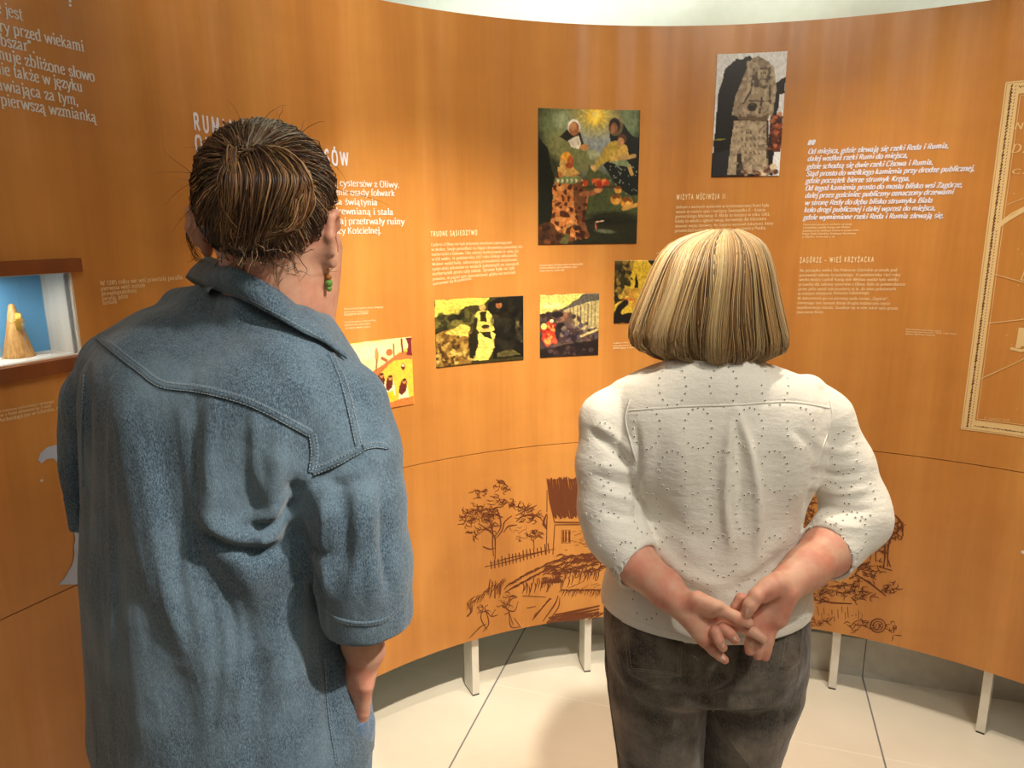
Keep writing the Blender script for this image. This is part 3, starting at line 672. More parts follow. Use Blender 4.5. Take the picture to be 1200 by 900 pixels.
c.ell(.55, .42, .03, .018, (214, 170, 110), .8)
# kneeling bishop in a patterned cope
cope = c.poly([(.2, .46), (.36, .45), (.46, .52), (.5, .64), (.47, .8), (.52, .95), (.3, .97), (.1, 1), (.13, .8), (.15, .58)], (190, 116, 58))
pat = (np.sin(c.u*60+6*c.noise(9, 12))*np.sin(c.v*62+6*c.noise(9, 12)) > .15) & cope
c.blend(pat.astype(float), (66, 32, 20), .9); c.blend(((c.noise(20, 26) > .66) & cope).astype(float), (216, 150, 84), .8)
c.poly([(.36, .5), (.46, .52), (.5, .64), (.47, .8), (.52, .95), (.42, .95), (.36, .7)], (58, 30, 20), .6)
c.poly([(.19, .49), (.41, .48), (.44, .52), (.33, .55), (.17, .53)], (116, 128, 78)); c.poly([(.2, .43), (.36, .42), (.42, .47), (.3, .48), (.2, .46)], (206, 160, 84))
for k in range(5): c.ell(.2+.045*k, .52, .012, .014, (214, 208, 170))
c.ell(.285, .37, .062, .062, (226, 156, 52)); c.ell(.25, .4, .035, .035, (214, 170, 90)); c.ell(.325, .375, .034, .036, (186, 96, 52)); c.ell(.31, .41, .04, .02, (170, 84, 40))
c.line([(.44, .62), (.55, .61), (.62, .585)], .025, (150, 92, 56)); c.ell(.6, .59, .04, .02, (206, 140, 80))
c.line([(.46, .565), (.8, .565)], .012, (70, 50, 30)); c.daub(26, (.46, .515, .7, .55), [(190, 60, 30), (220, 110, 50), (150, 40, 24), (230, 160, 80)], .02)
for x_, y_, r_ in ((.78, .66, .055), (.89, .685, .06), (.8, .59, .035)):
    c.ell(x_, y_, r_, r_*.72, (206, 140, 52)); c.ell(x_, y_-.02, r_*.8, r_*.35, (120, 70, 26), .2); c.ell(x_+.01, y_+.01, r_*.5, r_*.35, (230, 176, 84))
c.line([(.86, .73), (.99, .7)], .02, (200, 150, 70)); c.poly([(0, .85), (.12, .83), (.3, .97), (.3, 1), (0, 1)], (70, 42, 24), .9)
c.poly([(.2, .94), (.3, .92), (.34, 1), (.22, 1)], (96, 92, 52)); c.daub(30, (.02, .86, .5, .99), [(120, 66, 34), (40, 22, 14)], .02, .7)
c.line([(.58, .83), (.66, .82)], .006, (220, 180, 150)); c.line([(.58, .83), (.585, .88)], .005, (190, 90, 60))
c.grain(.35)
picture('tall dark oil painting print with a sunburst and kneeling bishop, largest on the panel', [(630, 128.5), (749.5, 127.5), (746.5, 285.7), (630.8, 286.5)], c)

# carved stone photograph
c = Canvas(92, 160, (226, 230, 234))
c.poly([(.04, .5), (.05, .32), (.12, .14), (.28, .05), (.48, .03), (.6, .1), (.7, .9), (.7, 1), (0, 1)], (26, 22, 19))
c.poly([(.84, .25), (1, .2), (1, .32), (.93, .34), (.9, .5), (.9, 1), (.8, 1)], (30, 25, 22)); c.poly([(.82, .5), (1, .52), (1, .8), (.86, .8), (.82, .6)], (96, 48, 28))
c.daub(40, (.83, .5, .99, .78), [(150, 74, 40), (60, 26, 16), (190, 110, 70)], .025); c.poly([(0, .8), (.3, .78), (.32, 1), (0, 1)], (40, 40, 44)); c.line([(.02, .69), (.18, .685)], .008, (140, 140, 40))
arch = c.poly([(.26, .5), (.3, .34), (.42, .15), (.5, .05), (.6, .035), (.74, .07), (.82, .16), (.87, .3), (.85, .5), (.7, .52), (.34, .5)], (150, 134, 112), 1, .006)
slab = c.poly([(.3, .54), (.76, .53), (.84, .95), (.9, .97), (.24, .985), (.26, .75)], (166, 150, 126), 1, .006)
c.poly([(.33, .5), (.8, .49), (.78, .55), (.36, .54)], (104, 84, 64))
c.poly([(.52, .12), (.6, .08), (.74, .1), (.78, .22), (.72, .3), (.56, .26)], (70, 58, 46), .8); c.ell(.665, .17, .07, .06, (172, 156, 132)); c.line([(.58, .13), (.77, .13)], .015, (90, 76, 60)); c.line([(.58, .1), (.75, .1)], .02, (150, 134, 110))
c.ell(.645, .165, .012, .008, (60, 48, 38)); c.ell(.705, .165, .012, .008, (60, 48, 38)); c.line([(.675, .16), (.675, .19)], .01, (120, 104, 84)); c.line([(.64, .215), (.71, .215)], .01, (70, 56, 44)); c.ell(.675, .24, .05, .03, (130, 114, 92))
c.poly([(.45, .34), (.55, .28), (.78, .28), (.84, .36), (.82, .48), (.4, .48)], (158, 142, 116), .9); c.line([(.46, .08), (.5, .2), (.46, .36)], .03, (176, 160, 136)); c.line([(.54, .15), (.52, .3), (.42, .4)], .014, (70, 58, 44))
c.ell(.55, .43, .07, .035, (48, 38, 30)); c.line([(.68, .36), (.66, .48)], .014, (60, 50, 38)); c.line([(.5, .38), (.8, .39)], .01, (80, 66, 52)); c.line([(.8, .12), (.86, .3), (.82, .46)], .02, (178, 162, 136)); c.line([(.76, .15), (.8, .4)], .014, (80, 66, 52))
for k in range(5):
    for j in range(6): c.line([(.42+.062*j, .63+.055*k), (.45+.062*j, .63+.055*k+.02*rng.random())], .008, (98, 82, 66), .9); c.line([(.42+.062*j, .62+.055*k), (.43+.062*j, .645+.055*k)], .007, (98, 82, 66), .9)
c.line([(.78, .55), (.82, .95)], .015, (60, 50, 38)); c.poly([(.36, .8), (.42, .75), (.48, .99), (.36, .99)], (50, 42, 34)); c.daub(14, (.5, .94, .95, .99), [(190, 160, 130), (90, 50, 40), (220, 200, 170)], .03); c.ell(.9, .92, .05, .025, (210, 190, 160))
c.blend((arch | slab)*(c.noise(26, 44) > .66), (112, 98, 80), .5); c.blend((arch | slab)*(c.noise(26, 44) > .64), (194, 178, 152), .6); c.grain(.2)
picture('tall photograph print of a carved grey stone figure under an arch', [(839.5, 64), (921, 60), (914.5, 206.3), (834.2, 207.3)], c)

# monks by a stack, yellow-green
c = Canvas(124, 100, (58, 52, 26))
c.poly([(0, 0), (.62, 0), (.56, .1), (.35, .12), (.2, .22), (0, .25)], (214, 204, 84)); c.ell(.22, .2, .1, .08, (190, 176, 70), .4, .9, .6)
c.daub(60, (0, .22, .4, .5), [(40, 40, 22), (90, 84, 40), (120, 110, 50), (26, 26, 16)], .05); c.poly([(0, .5), (.25, .42), (.42, .5), (.4, .98), (0, .98)], (140, 104, 44)); c.daub(90, (0, .48, .4, .95), [(176, 140, 66), (96, 66, 28), (60, 40, 20), (206, 176, 90)], .03)
c.poly([(.1, .5), (.3, .38), (.4, .44), (.36, .56)], (216, 190, 84)); c.poly([(.6, .08), (.7, .02), (1, 0), (1, .95), (.65, .95), (.62, .5)], (24, 22, 16))
c.poly([(.44, .26), (.5, .2), (.6, .2), (.66, .3), (.66, .5), (.5, .56), (.45, .45)], (222, 204, 92)); c.ell(.535, .15, .035, .05, (206, 160, 84)); c.poly([(.49, .22), (.57, .2), (.58, .36), (.51, .36)], (40, 34, 20)); c.line([(.46, .32), (.44, .5)], .02, (40, 34, 20))
c.poly([(.48, .55), (.58, .48), (.68, .56), (.66, .76), (.6, .95), (.42, .93), (.48, .72)], (226, 208, 100)); c.ell(.57, .47, .045, .05, (214, 170, 90)); c.ell(.565, .44, .045, .03, (50, 40, 24)); c.poly([(.5, .52), (.62, .52), (.64, .64), (.55, .6)], (44, 38, 22)); c.poly([(.38, .55), (.46, .5), (.48, .7), (.42, .9), (.38, .9)], (34, 30, 18))
c.ell(.72, .13, .035, .05, (150, 96, 52)); c.ell(.71, .08, .04, .025, (20, 18, 14)); c.line([(.66, .3), (.8, .26)], .02, (70, 54, 30)); c.poly([(.7, .85), (.85, .8), (.96, .9), (.7, .93)], (88, 80, 44)); c.line([(.95, .25), (.92, .5), (.97, .7)], .018, (110, 96, 60)); c.ell(.93, .48, .03, .03, (150, 130, 84)); c.daub(30, (.66, .1, 1, .8), [(44, 40, 28), (14, 12, 10)], .05, .6)
c.grain(.5)
picture('yellow-green painting print of two pale-robed monks bending, middle of the lower row', [(509, 351.5), (612.5, 347), (613.5, 421.3), (511, 431.3)], c)

# procession beside a building
c = Canvas(90, 94, (74, 66, 60))
c.poly([(0, 0), (.75, 0), (.45, .2), (.2, .28), (0, .3)], (226, 206, 110)); c.ell(.2, .18, .2, .05, (236, 222, 150), 0, .7, .7); c.poly([(.4, .24), (.75, .02), (1, 0), (1, .12), (.55, .27)], (92, 86, 76)); c.poly([(.4, .25), (1, .1), (1, .55), (.6, .6), (.5, .5)], (190, 172, 116))
for k in range(9): c.line([(.45+.06*k, .25-.014*k), (.45+.06*k, .52)], .008, (110, 98, 72))
c.daub(14, (0, .3, .5, .42), [(40, 30, 30), (90, 60, 50), (160, 110, 80)], .05); c.daub(60, (0, .36, .95, .98), [(40, 32, 34), (70, 52, 54), (24, 18, 20), (96, 74, 66), (56, 36, 44)], .06)
c.poly([(.05, .5), (.18, .4), (.26, .55), (.28, .75), (.1, .82), (.04, .7)], (206, 66, 44)); c.daub(14, (.06, .45, .26, .75), [(230, 90, 60), (246, 170, 80), (160, 40, 30)], .04); c.ell(.07, .5, .05, .05, (246, 214, 110)); c.ell(.3, .32, .1, .05, (34, 28, 28)); c.ell(.2, .42, .03, .03, (240, 220, 160))
c.daub(40, (.3, .5, .98, .75), [(90, 76, 90), (40, 34, 40), (140, 118, 96)], .03); c.line([(.7, .68), (.98, .58)], .02, (206, 184, 120)); c.poly([(0, .86), (1, .74), (1, 1), (0, 1)], (34, 26, 26), .9); c.daub(20, (.1, .85, .9, .98), [(80, 56, 60), (110, 84, 76)], .03, .5); c.grain(.5)
picture('small painting print of a red-cloaked procession beside a long building', [(632.2, 346.3), (701.5, 343.3), (701.2, 415.3), (633, 419.6)], c)

# dark painting with a spire
c = Canvas(96, 94, (196, 160, 40))
c.blend(c.noise(5, 5), (222, 190, 70), .7); c.poly([(0, 0), (.25, 0), (.3, .2), (.18, .4), (.16, .62), (0, .7)], (46, 40, 22)); c.poly([(.55, 0), (1, 0), (1, .2), (.8, .12), (.66, .16)], (48, 40, 22)); c.daub(50, (0, 0, .3, .6), [(30, 28, 16), (90, 76, 34), (150, 120, 46)], .04)
c.poly([(.345, .43), (.35, .33), (.375, .2), (.4, .33), (.41, .43)], (28, 24, 16)); c.poly([(.15, .45), (1, .43), (1, .58), (.1, .6)], (170, 132, 50), .8); c.daub(40, (.1, .5, .7, .75), [(190, 140, 50), (120, 84, 30), (214, 176, 70)], .05); c.ell(.25, .62, .1, .03, (190, 96, 40), 0, .7, .6)
c.line([(.03, .9), (.1, .75), (.2, .67)], .05, (26, 22, 16)); c.ell(.3, .92, .2, .09, (26, 22, 16)); c.poly([(0, .85), (.1, .8), (.2, .9), (1, .93), (1, 1), (0, 1)], (24, 20, 14)); c.grain(.45)
picture('amber and black painting print with a small dark spire, partly behind blonde hair', [(720.5, 306), (789, 304), (788, 377), (719, 379.5)], c)

# harvesters on a yellow field
c = Canvas(104, 98, (238, 196, 70))
c.poly([(0, 0), (1, 0), (1, .1), (.75, .25), (.5, .38), (.3, .45), (0, .42)], (246, 226, 160)); c.ell(.3, .15, .35, .1, (252, 240, 190), 0, .8, .9); c.poly([(.45, .4), (.8, .22), (1, .18), (1, .32), (.7, .32), (.5, .48), (.3, .55), (.3, .48)], (196, 118, 66)); c.poly([(0, .36), (.12, .34), (.3, .42), (.33, .52), (.2, .56), (0, .55)], (150, 92, 50))
c.poly([(.9, 0), (1, 0), (1, .28), (.9, .26), (.94, .12)], (120, 40, 50)); c.line([(.84, .02), (.85, .2)], .014, (130, 60, 54)); c.line([(.72, .08), (.72, .24)], .012, (150, 90, 60)); c.ell(.65, .19, .05, .05, (206, 112, 66)); c.ell(.46, .2, .028, .1, (196, 150, 84)); c.line([(.54, .26), (.6, .3)], .02, (180, 96, 60)); c.line([(.46, .28), (.44, .42)], .012, (150, 100, 60))
for x_, y_, h_ in ((.5, .55, .2), (.63, .6, .22), (.84, .68, .28), (.3, .7, .2)):
    c.poly([(x_-.09, y_+h_), (x_-.06, y_+.02), (x_+.06, y_), (x_+.1, y_+h_)], (244, 232, 190)); c.poly([(x_-.07, y_+.1), (x_-.03, y_-.06), (x_+.06, y_-.04), (x_+.05, y_+.08), (x_-.02, y_+.14)], (104, 44, 34)); c.ell(x_+.02, y_-.04, .03, .03, (206, 140, 84)); c.ell(x_+.02, y_-.065, .035, .02, (90, 40, 30))
c.ell(.85, .42, .03, .05, (110, 50, 36)); c.ell(.85, .4, .02, .02, (240, 220, 180)); c.poly([(.5, .8), (.68, .74), (.7, .86), (.5, .9)], (246, 196, 30)); c.poly([(.4, .95), (.7, .9), (1, .86), (1, 1), (.4, 1)], (214, 124, 60)); c.poly([(0, .6), (.2, .56), (.3, .75), (.1, .8)], (246, 206, 40), .7); c.daub(14, (.0, .6, .4, .95), [(170, 100, 50), (110, 50, 36), (246, 220, 120)], .05, .8); c.grain(.18)
picture('bright yellow painting print of robed harvesters, just right of the denim shoulder', [(404, 403), (481.5, 395.3), (485, 474), (408, 487)], c)

# landscape behind the head
c = Canvas(80, 90, (226, 214, 190))
c.daub(30, (0, .05, 1, .45), [(240, 228, 200), (206, 186, 150), (232, 210, 170)], .1, .7); c.poly([(0, .55), (1, .5), (1, .85), (0, .8)], (176, 178, 124)); c.daub(40, (0, .5, 1, .6), [(90, 96, 60), (120, 120, 70), (190, 150, 110)], .025); c.poly([(.5, .92), (.8, .75), (.88, .6), (1, .56), (1, 1), (.5, 1)], (112, 40, 30)); c.line([(.88, .3), (.9, .55)], .03, (120, 130, 70)); c.daub(16, (.75, .7, 1, 1), [(90, 30, 24), (150, 60, 40)], .05, .7); c.grain(.2)
picture('pale landscape painting print mostly behind the bun-haired head', [(318, 323), (381, 318), (385, 398), (322, 408)], c)

# ------------------------------------------------------------------ brown line drawing of a mill landscape, printed on the lower board
M_brown, *_ = nmat('brown_print', srgb(104, 52, 22), .55)
dr = random.Random(5)
class Sketch:
    def __init__(s): s.V = []; s.F = []
    def line(s, pts, w=1.0, jit=.0, smooth=True):
        P = [(x+dr.uniform(-jit, jit), y+dr.uniform(-jit, jit)) for x, y in pts]
        if smooth and len(P) > 2: P = [tuple(p) for p in spline(P, 4)]
        Q = [np.array(wp(x, y)) for x, y in P]
        k = .0024*w; v, f = [], []
        ribbon(Q, lambda t, q: k*(.45+.75*math.sin(math.pi*min(max(q, .12), .88))), v, f)
        n = len(s.V); v = np.array(v)
        W_ = wall(v[:, 0], 0, .0012); W_[:, 2] = v[:, 1]
        s.V += W_.tolist(); s.F += [tuple(i+n for i in q) for q in f]
    def scrib(s, cx, cy, rx, ry, n, w=.8, turn=1.4):
        for _ in range(n):
            a = dr.random()*6.3; r = math.sqrt(dr.random()); x, y = cx+rx*r*math.cos(a), cy+ry*r*math.sin(a)
            q = [(x, y)]; d = dr.random()*6.3
            for k in range(4):
                d += dr.uniform(-turn, turn); q.append((q[-1][0]+2.6*math.cos(d), q[-1][1]+1.8*math.sin(d)))
            s.line(q, w)
    def build(s, name, label):
        o = adopt(mesh_obj(name, s.V, s.F, M_brown), panel); o['label'] = label
sk = Sketch()
# tree
for q in ([(580, 655), (580, 640), (579, 628), (571, 620), (560, 613)], [(578, 652), (577, 638), (577, 622), (573, 608), (566, 600)], [(580, 632), (588, 622), (591, 612), (600, 604)], [(579, 630), (586, 618), (586, 606), (582, 596)], [(566, 640), (574, 643), (580, 642)], [(590, 624), (596, 617), (606, 615)]): sk.line(q, 1.7, .4)
for cx, cy, rx, ry, n in ((548, 606, 9, 8, 26), (560, 600, 9, 8, 18), (572, 604, 9, 12, 30), (580, 600, 7, 6, 18), (563, 577, 6, 7, 12), (588, 568, 8, 9, 18), (586, 588, 10, 5, 16), (604, 592, 10, 4, 16), (616, 597, 9, 3, 16), (622, 606, 11, 4, 22), (558, 624, 6, 5, 14), (576, 618, 6, 5, 12)): sk.scrib(cx, cy, rx, ry, n, .9)
for k in range(7):
    a = k*.5; sk.line([(540+k*3, 610+2*math.sin(a)), (549+k*3, 600-k*.5), (559+k*3, 597)], .9, 1)
sk.line([(605, 611), (612, 605), (624, 603), (634, 607)], 2.2); sk.line([(604, 604), (618, 597), (629, 592)], 1.6)
# house with a thatched roof
for x in range(0, 46):
    x0 = 645+x*1.15; sk.line([(x0-3+dr.uniform(-.5, .5), 560+dr.uniform(-1, 2)), (x0+dr.uniform(-1, 1), 585), (x0+4, 607+dr.uniform(-3, 1))], 1.9+dr.random(), .6)
for q in ([(641, 560), (645, 590), (650, 612), (697, 612)], [(650, 615), (697, 614)], [(641, 574), (641, 600)], [(650, 614), (648, 650)], [(641, 602), (640, 650)], [(700, 612), (699, 640)], [(640, 602), (636, 614), (640, 620), (641, 605)]): sk.line(q, 1.6, .3, False)
sk.line([(640, 603), (637, 612), (640, 618)], 3)
for x in (660, 663, 667): sk.line([(x, 622), (x, 635)], 3.2, 0, False)
sk.line([(658, 621), (668, 621), (668, 636), (658, 636), (658, 621)], .9, 0, False)
for _ in range(26): x, y = dr.uniform(652, 696), dr.uniform(617, 645); sk.line([(x, y), (x+4, y-.5)], .8)
# fence and little tree
sk.line([(568, 664), (595, 658), (625, 649), (650, 643)], 1.3); sk.line([(574, 660), (600, 653), (640, 645)], 1.1)
for k in range(17): x = 576+k*4.2; y = 662-k*1.15; sk.line([(x, y+5), (x-1, y-6+dr.uniform(-2, 2))], 2.0, .4, False)
sk.scrib(624, 627, 7, 5, 20); sk.line([(626, 642), (625, 632)], 1.6); sk.scrib(606, 626, 8, 8, 10, .5)
# hill and hatching
for k in range(34):
    x = 590+k*3.2; y = 690-34*math.sin(min(1, k/26)*1.45); sk.line([(x, y), (x+5, y-5), (x+12, y-7)], 1.3, .8); sk.line([(x+2, y+5), (x+8, y), (x+15, y-2)], 1.2, .8)
for k in range(90): x = dr.uniform(632, 704); y = dr.uniform(650, 672) if x > 650 else dr.uniform(662, 684); sk.line([(x, y), (x+5, y-2), (x+10, y-1)], 1.9, .6)
for k in range(40): x = 612+k*2.3; y = 690-.23*(k*2.3)+dr.uniform(-8, 4); sk.line([(x, y+7), (x+2, y), (x+1, y-5)], 1.4, .6)
for k in range(30): x = 655+k*1.6; sk.line([(x, 697+dr.uniform(-3, 3)), (x+3, 691), (x+7, 692)], 1.1, .8)
for k in range(26): x = dr.uniform(648, 700); y = dr.uniform(668, 690); sk.line([(x, y), (x+8, y-4)], .7, .5)
# meadow scribbles at left
for k in range(26): x = 546+k*1.7; y = 708-k*1.0+dr.uniform(-4, 4); sk.line([(x, y+5), (x+2, y-1), (x+5, y-4)], 1.0, .8)
for k in range(14): x = 572+k*1.1; sk.line([(x, 690+dr.uniform(-4, 12)), (x+2, 682+dr.uniform(-4, 4))], 1.3, .6, False)
for k in range(5): sk.line([(546+k*2, 706+k), (552, 716), (547, 722)], .9, 1)
# figures
for q in ([(566, 712), (564, 725), (570, 738)], [(562, 718), (570, 716), (574, 722)], [(568, 712), (572, 730), (566, 740)], [(580, 714), (576, 722), (583, 720)], [(590, 710), (596, 716), (590, 720)], [(600, 702), (593, 712), (603, 716), (608, 704)], [(597, 718), (599, 734), (611, 735)], [(596, 716), (602, 732)], [(549, 748), (562, 736), (570, 731)], [(610, 735), (603, 724)], [(612, 698), (640, 700)], [(618, 712), (628, 711)]): sk.line(q, 1.3, .8)
sk.scrib(566, 714, 4, 3, 6); sk.scrib(592, 708, 4, 4, 8); sk.scrib(600, 700, 7, 3, 8)
# fence rail and footbridge lower right
for k in range(22): x = 624+k*.9; sk.line([(x, 727-k*1.2), (x+3, 720-k*.9)], 1.6, .6, False)
sk.line([(636, 728), (650, 708), (654, 698)], 2.0); sk.line([(642, 728), (654, 712), (656, 700)], 1.4)
for k in range(4): sk.line([(650-k*3, 720+k*3), (675, 716+k*3), (702, 710+k*3.4)], 3.4, .5)
for k in range(24): x = 640+k*2.6; sk.line([(x, 730-dr.random()*8-k*.2), (x+9, 727-dr.random()*6-k*.25)], 2.6, .5)
sk.build('mill_drawing', 'brown printed line drawing of a mill house and tree')
sk = Sketch(); sk.scrib(948, 600, 6, 20, 60, .9); sk.build('mill_drawing', 'brown printed scribble of a bush beside the elbow')
sk = Sketch()
for cx, cy, rx, ry, n in ((1040, 628, 14, 8, 40), (1050, 620, 8, 8, 26), (1030, 640, 10, 8, 24), (1020, 664, 18, 8, 30), (1042, 690, 10, 7, 18), (985, 690, 24, 8, 50), (1008, 698, 14, 6, 24), (960, 700, 12, 5, 20), (1012, 675, 16, 6, 18), (1005, 733, 12, 5, 18), (960, 728, 14, 6, 16)): sk.scrib(cx, cy, rx, ry, n, .9)
for q in ([(1036, 665), (1037, 645), (1034, 630)], [(1040, 664), (1041, 640), (1048, 622)], [(1020, 655), (1022, 640)], [(1026, 658), (1026, 642)], [(1030, 664), (1046, 668)], [(1040, 652), (1044, 664)], [(955, 703), (975, 706), (998, 707)], [(1002, 672), (1020, 684), (1038, 698)], [(1044, 600), (1056, 612), (1058, 628)]): sk.line(q, 2.0, .5)
sk.line([(1029+9*math.cos(a/8*6.283), 733+8*math.sin(a/8*6.283)) for a in range(9)], 1.6); sk.line([(1029+6*math.cos(a/8*6.283), 733+5*math.sin(a/8*6.283)) for a in range(9)], 1.2); sk.scrib(1029, 733, 3, 3, 6, .8); sk.scrib(1045, 738, 4, 8, 10, .9)
for k in range(16): x = 950+k*4; sk.line([(x, 715+dr.uniform(-6, 8)), (x+1, 724+dr.uniform(-6, 6))], .9, 1)
sk.build('mill_drawing', 'brown printed scribble drawing of bushes and a cart wheel')

# ------------------------------------------------------------------ printed old map at the right edge
M_cream, *_ = nmat('cream_map_print', srgb(226, 196, 140), .55)
mp_V, mp_F = [], []
def map_rib(pts, w, n=1, store=None):
    P = []
    for (a, b_), (c_, d_) in zip(pts, pts[1:]):
        for k in range(n): P.append((a+(c_-a)*k/n, b_+(d_-b_)*k/n))
    P.append(pts[-1]); v, f = [], []
    ribbon([np.array(p) for p in P], lambda t, q: w, v, f)
    v = np.array(v); k = len(mp_V); W_ = wall(v[:, 0], 0, .0012); W_[:, 2] = v[:, 1]
    mp_V.extend(W_.tolist()); mp_F.extend([tuple(i+k for i in q) for q in f])
A = wp(1173, 97.5); B = wp(1132, 503); sL = (A[0]+B[0])/2; zT = A[1]; zB = B[1]; sR = sL+.62
w1 = .030
for o_, ww in ((0, .0035), (w1, .0025), (w1+.006, .0015)):
    map_rib([(sL+o_, zT-o_), (sL+o_, zB+o_)], ww); map_rib([(sL+o_, zB+o_), (sR, zB+o_)], ww, 20); map_rib([(sL+o_, zT-o_), (sR, zT-o_)], ww, 20)
def band(s0, z0, s1, z1):
    n = len(mp_V); q = wall(np.array([s0, s1, s1, s0]), 0, .0010); q[:, 2] = (z0, z0, z1, z1); mp_V.extend(q.tolist()); mp_F.append((n, n+1, n+2, n+3))
band(sL+.003, zB+.003, sL+w1, zT-.003)
for k in range(20): band(sL+w1+k*.029, zB+.003, sL+w1+(k+1)*.029, zB+w1); band(sL+w1+k*.029, zT-w1, sL+w1+(k+1)*.029, zT-.003)
for q, wd in (([(1167, 267), (1183, 256), (1200, 246), (1216, 236)], .010), ([(1167, 264), (1186, 250), (1210, 238)], .004), ([(1164, 321), (1200, 331), (1230, 338)], .002), ([(1157, 379), (1200, 374), (1240, 370)], .0022), ([(1149, 444), (1180, 430), (1215, 413)], .0022), ([(1180, 240), (1200, 232)], .0015)):
    map_rib([wp(*p) for p in q], wd)
for tx, x0, y0, x1, y1, sz in (('NOVA', 1188, 151, 1235, 153, 5.2), ('DANT', 1184, 178.5, 1240, 180, 6.6), ('CAPE', 1185, 203.5, 1238, 204, 3.8), ('Dom', 1195, 328, 1225, 330, 9), ('R. Lagonius sculp.', 1153, 491.5, 1184, 494, 2.6)):
    v, f, wd = lay(tx, True, .2, .1, .25); s0, z0 = wp(x0, y0); s1, z1 = wp(x1, y1); k = (s1-s0)/wd; ky = px_h(x0, y0, sz); n = len(mp_V)
    P = wall(s0+v[:, 0]*k+v[:, 1]*ky*.2, 0, .0013); P[:, 2] = z0+(z1-z0)*v[:, 0]/wd+v[:, 1]*ky; mp_V.extend(P.tolist()); mp_F.extend([tuple(i+n for i in q) for q in f])
# little sailing ship
for q, wd in (([(1184, 408), (1196, 411), (1210, 409)], .008), ([(1193, 408), (1197, 384)], .012), ([(1199, 406), (1205, 380)], .014), ([(1190, 406), (1199, 388), (1206, 372)], .002)): map_rib([wp(*p) for p in q], wd)
for _ in range(60):
    s, z = sL+w1+.02+dr.random()*.2, zB+.06+dr.random()*(zT-zB-.12); map_rib([(s, z), (s+.003, z+dr.uniform(-.002, .002))], .0014)
mo = adopt(mesh_obj('old_map_print', mp_V, mp_F, M_cream), panel); mo['label'] = 'cream printed old map with an ornamental border'
M_mapdark, *_ = nmat('map_ornament_print', srgb(104, 60, 24), .55)
mp_V, mp_F = [], []
zz = zB+.008
while zz < zT-.01:
    a = dr.uniform(.002, .006); map_rib([(sL+.009+a, zz), (sL+.018-a, zz+.003), (sL+.009+a*1.5, zz+.007)], dr.uniform(.003, .0055)); map_rib([(sL+.022, zz), (sL+.024, zz+.004)], .0016); zz += .0085
s_ = sL+.03
while s_ < sR:
    a = dr.uniform(.002, .006); map_rib([(s_, zB+.009+a), (s_+.004, zB+.018-a), (s_+.008, zB+.009+a)], dr.uniform(.0015, .0035)); map_rib([(s_, zT-.009-a), (s_+.004, zT-.018+a), (s_+.008, zT-.012)], .0025); s_ += .0095
adopt(mesh_obj('map_border_ornament', mp_V, mp_F, M_mapdark), panel)

# pale blue figure printed at the lower left, mostly hidden behind the denim shirt
M_pale, *_ = nmat('pale_blue_print', srgb(176, 190, 214), .5)
pb = [(44, 539), (47, 531), (55, 524), (66, 521), (80, 522), (120, 520), (150, 540), (150, 684), (68, 685), (76, 676), (84, 662), (87, 650), (86, 640), (88, 632), (86, 622), (88, 614), (83, 608), (84, 600), (92, 570), (78, 556), (70, 545), (62, 537), (54, 538), (48, 543)]
Q = np.array([wp(x, y) for x, y in pb]); P = wall(Q[:, 0], 0, .0014); P[:, 2] = Q[:, 1]
from mathutils.geometry import tessellate_polygon
tri = tessellate_polygon([[Vector((q[0], q[1], 0)) for q in Q]])
po = adopt(mesh_obj('blue_figure_print', P.tolist(), [tuple(t) for t in tri], M_pale), panel); po['label'] = 'pale blue printed figure'
q = wp(48.5, 563); P = wall([q[0]-.0025, q[0]+.0025, q[0]+.0025, q[0]-.0025], 0, .0014); P[:, 2] = [q[1]-.0025, q[1]-.0025, q[1]+.0025, q[1]+.0025]
adopt(mesh_obj('printed_dot', P.tolist(), [(0, 1, 2, 3)], M_inkw), panel)
q = wp(1199.5, 647); a = np.linspace(0, 2*math.pi, 13)[:-1]; P = wall(q[0]+.006*np.cos(a), 0, .0014); P[:, 2] = q[1]+.005*np.sin(a)
adopt(mesh_obj('printed_dot', P.tolist(), [tuple(range(12))], M_inkl), panel)

# ------------------------------------------------------------------ display case let into the panel
M_trim = wood_material('case_wood_trim', srgb(118, 62, 28), srgb(132, 72, 34), srgb(146, 82, 42), .4)
M_lining, N, L, b = nmat('white_lining', srgb(232, 224, 208), .6)
L.new(ramp(N, L, noise_node(N, L, coords(N), 1, 4, .5, (60, 60, 3)), [(.3, srgb(226, 216, 198)), (.7, srgb(238, 232, 218))]), b.inputs['Base Color'])
M_channel, *_ = nmat('grey_metal_channel', srgb(168, 170, 168), .4, .2)
M_blue, *_ = nmat('blue_backing', srgb(104, 172, 222), .6)
M_glass, N, L, b = nmat('clear_glass', (1, 1, 1, 1), .02); b.inputs['Transmission Weight'].default_value = 1.0; b.inputs['IOR'].default_value = 1.1
base = wall((case_l+case_r)/2, case_b, -.1)
case = empty('display_case', base.tolist()); tag(case, 'wall niche display case with blue backing let into the curved panel', 'display case')
DEP = .10
def curved_box(mb, s0, s1, z0, z1, o0, o1, n=10):
    for k in range(n):
        a, b_ = s0+(s1-s0)*k/n, s0+(s1-s0)*(k+1)/n
        p = [wall(a, 0, o1), wall(b_, 0, o1), wall(b_, 0, o0), wall(a, 0, o0)]
        mb.hexa([(q[0], q[1], z0) for q in p] + [(q[0], q[1], z1) for q in p])
def case_part(name, mat, boxes, smooth=False, n=10):
    mb = MB(); uv = []
    for bx in boxes: curved_box(mb, *bx, n=n)
    uv = [(v[0]+v[1], v[2]) for v in mb.v]
    return adopt(mb.build(name, mat, None, uvs=uv), case)
e = .012
case_part('frame_rail', M_trim, [(case_l-.03, case_r+.012, case_t, case_t+.026, -.01, .018)])
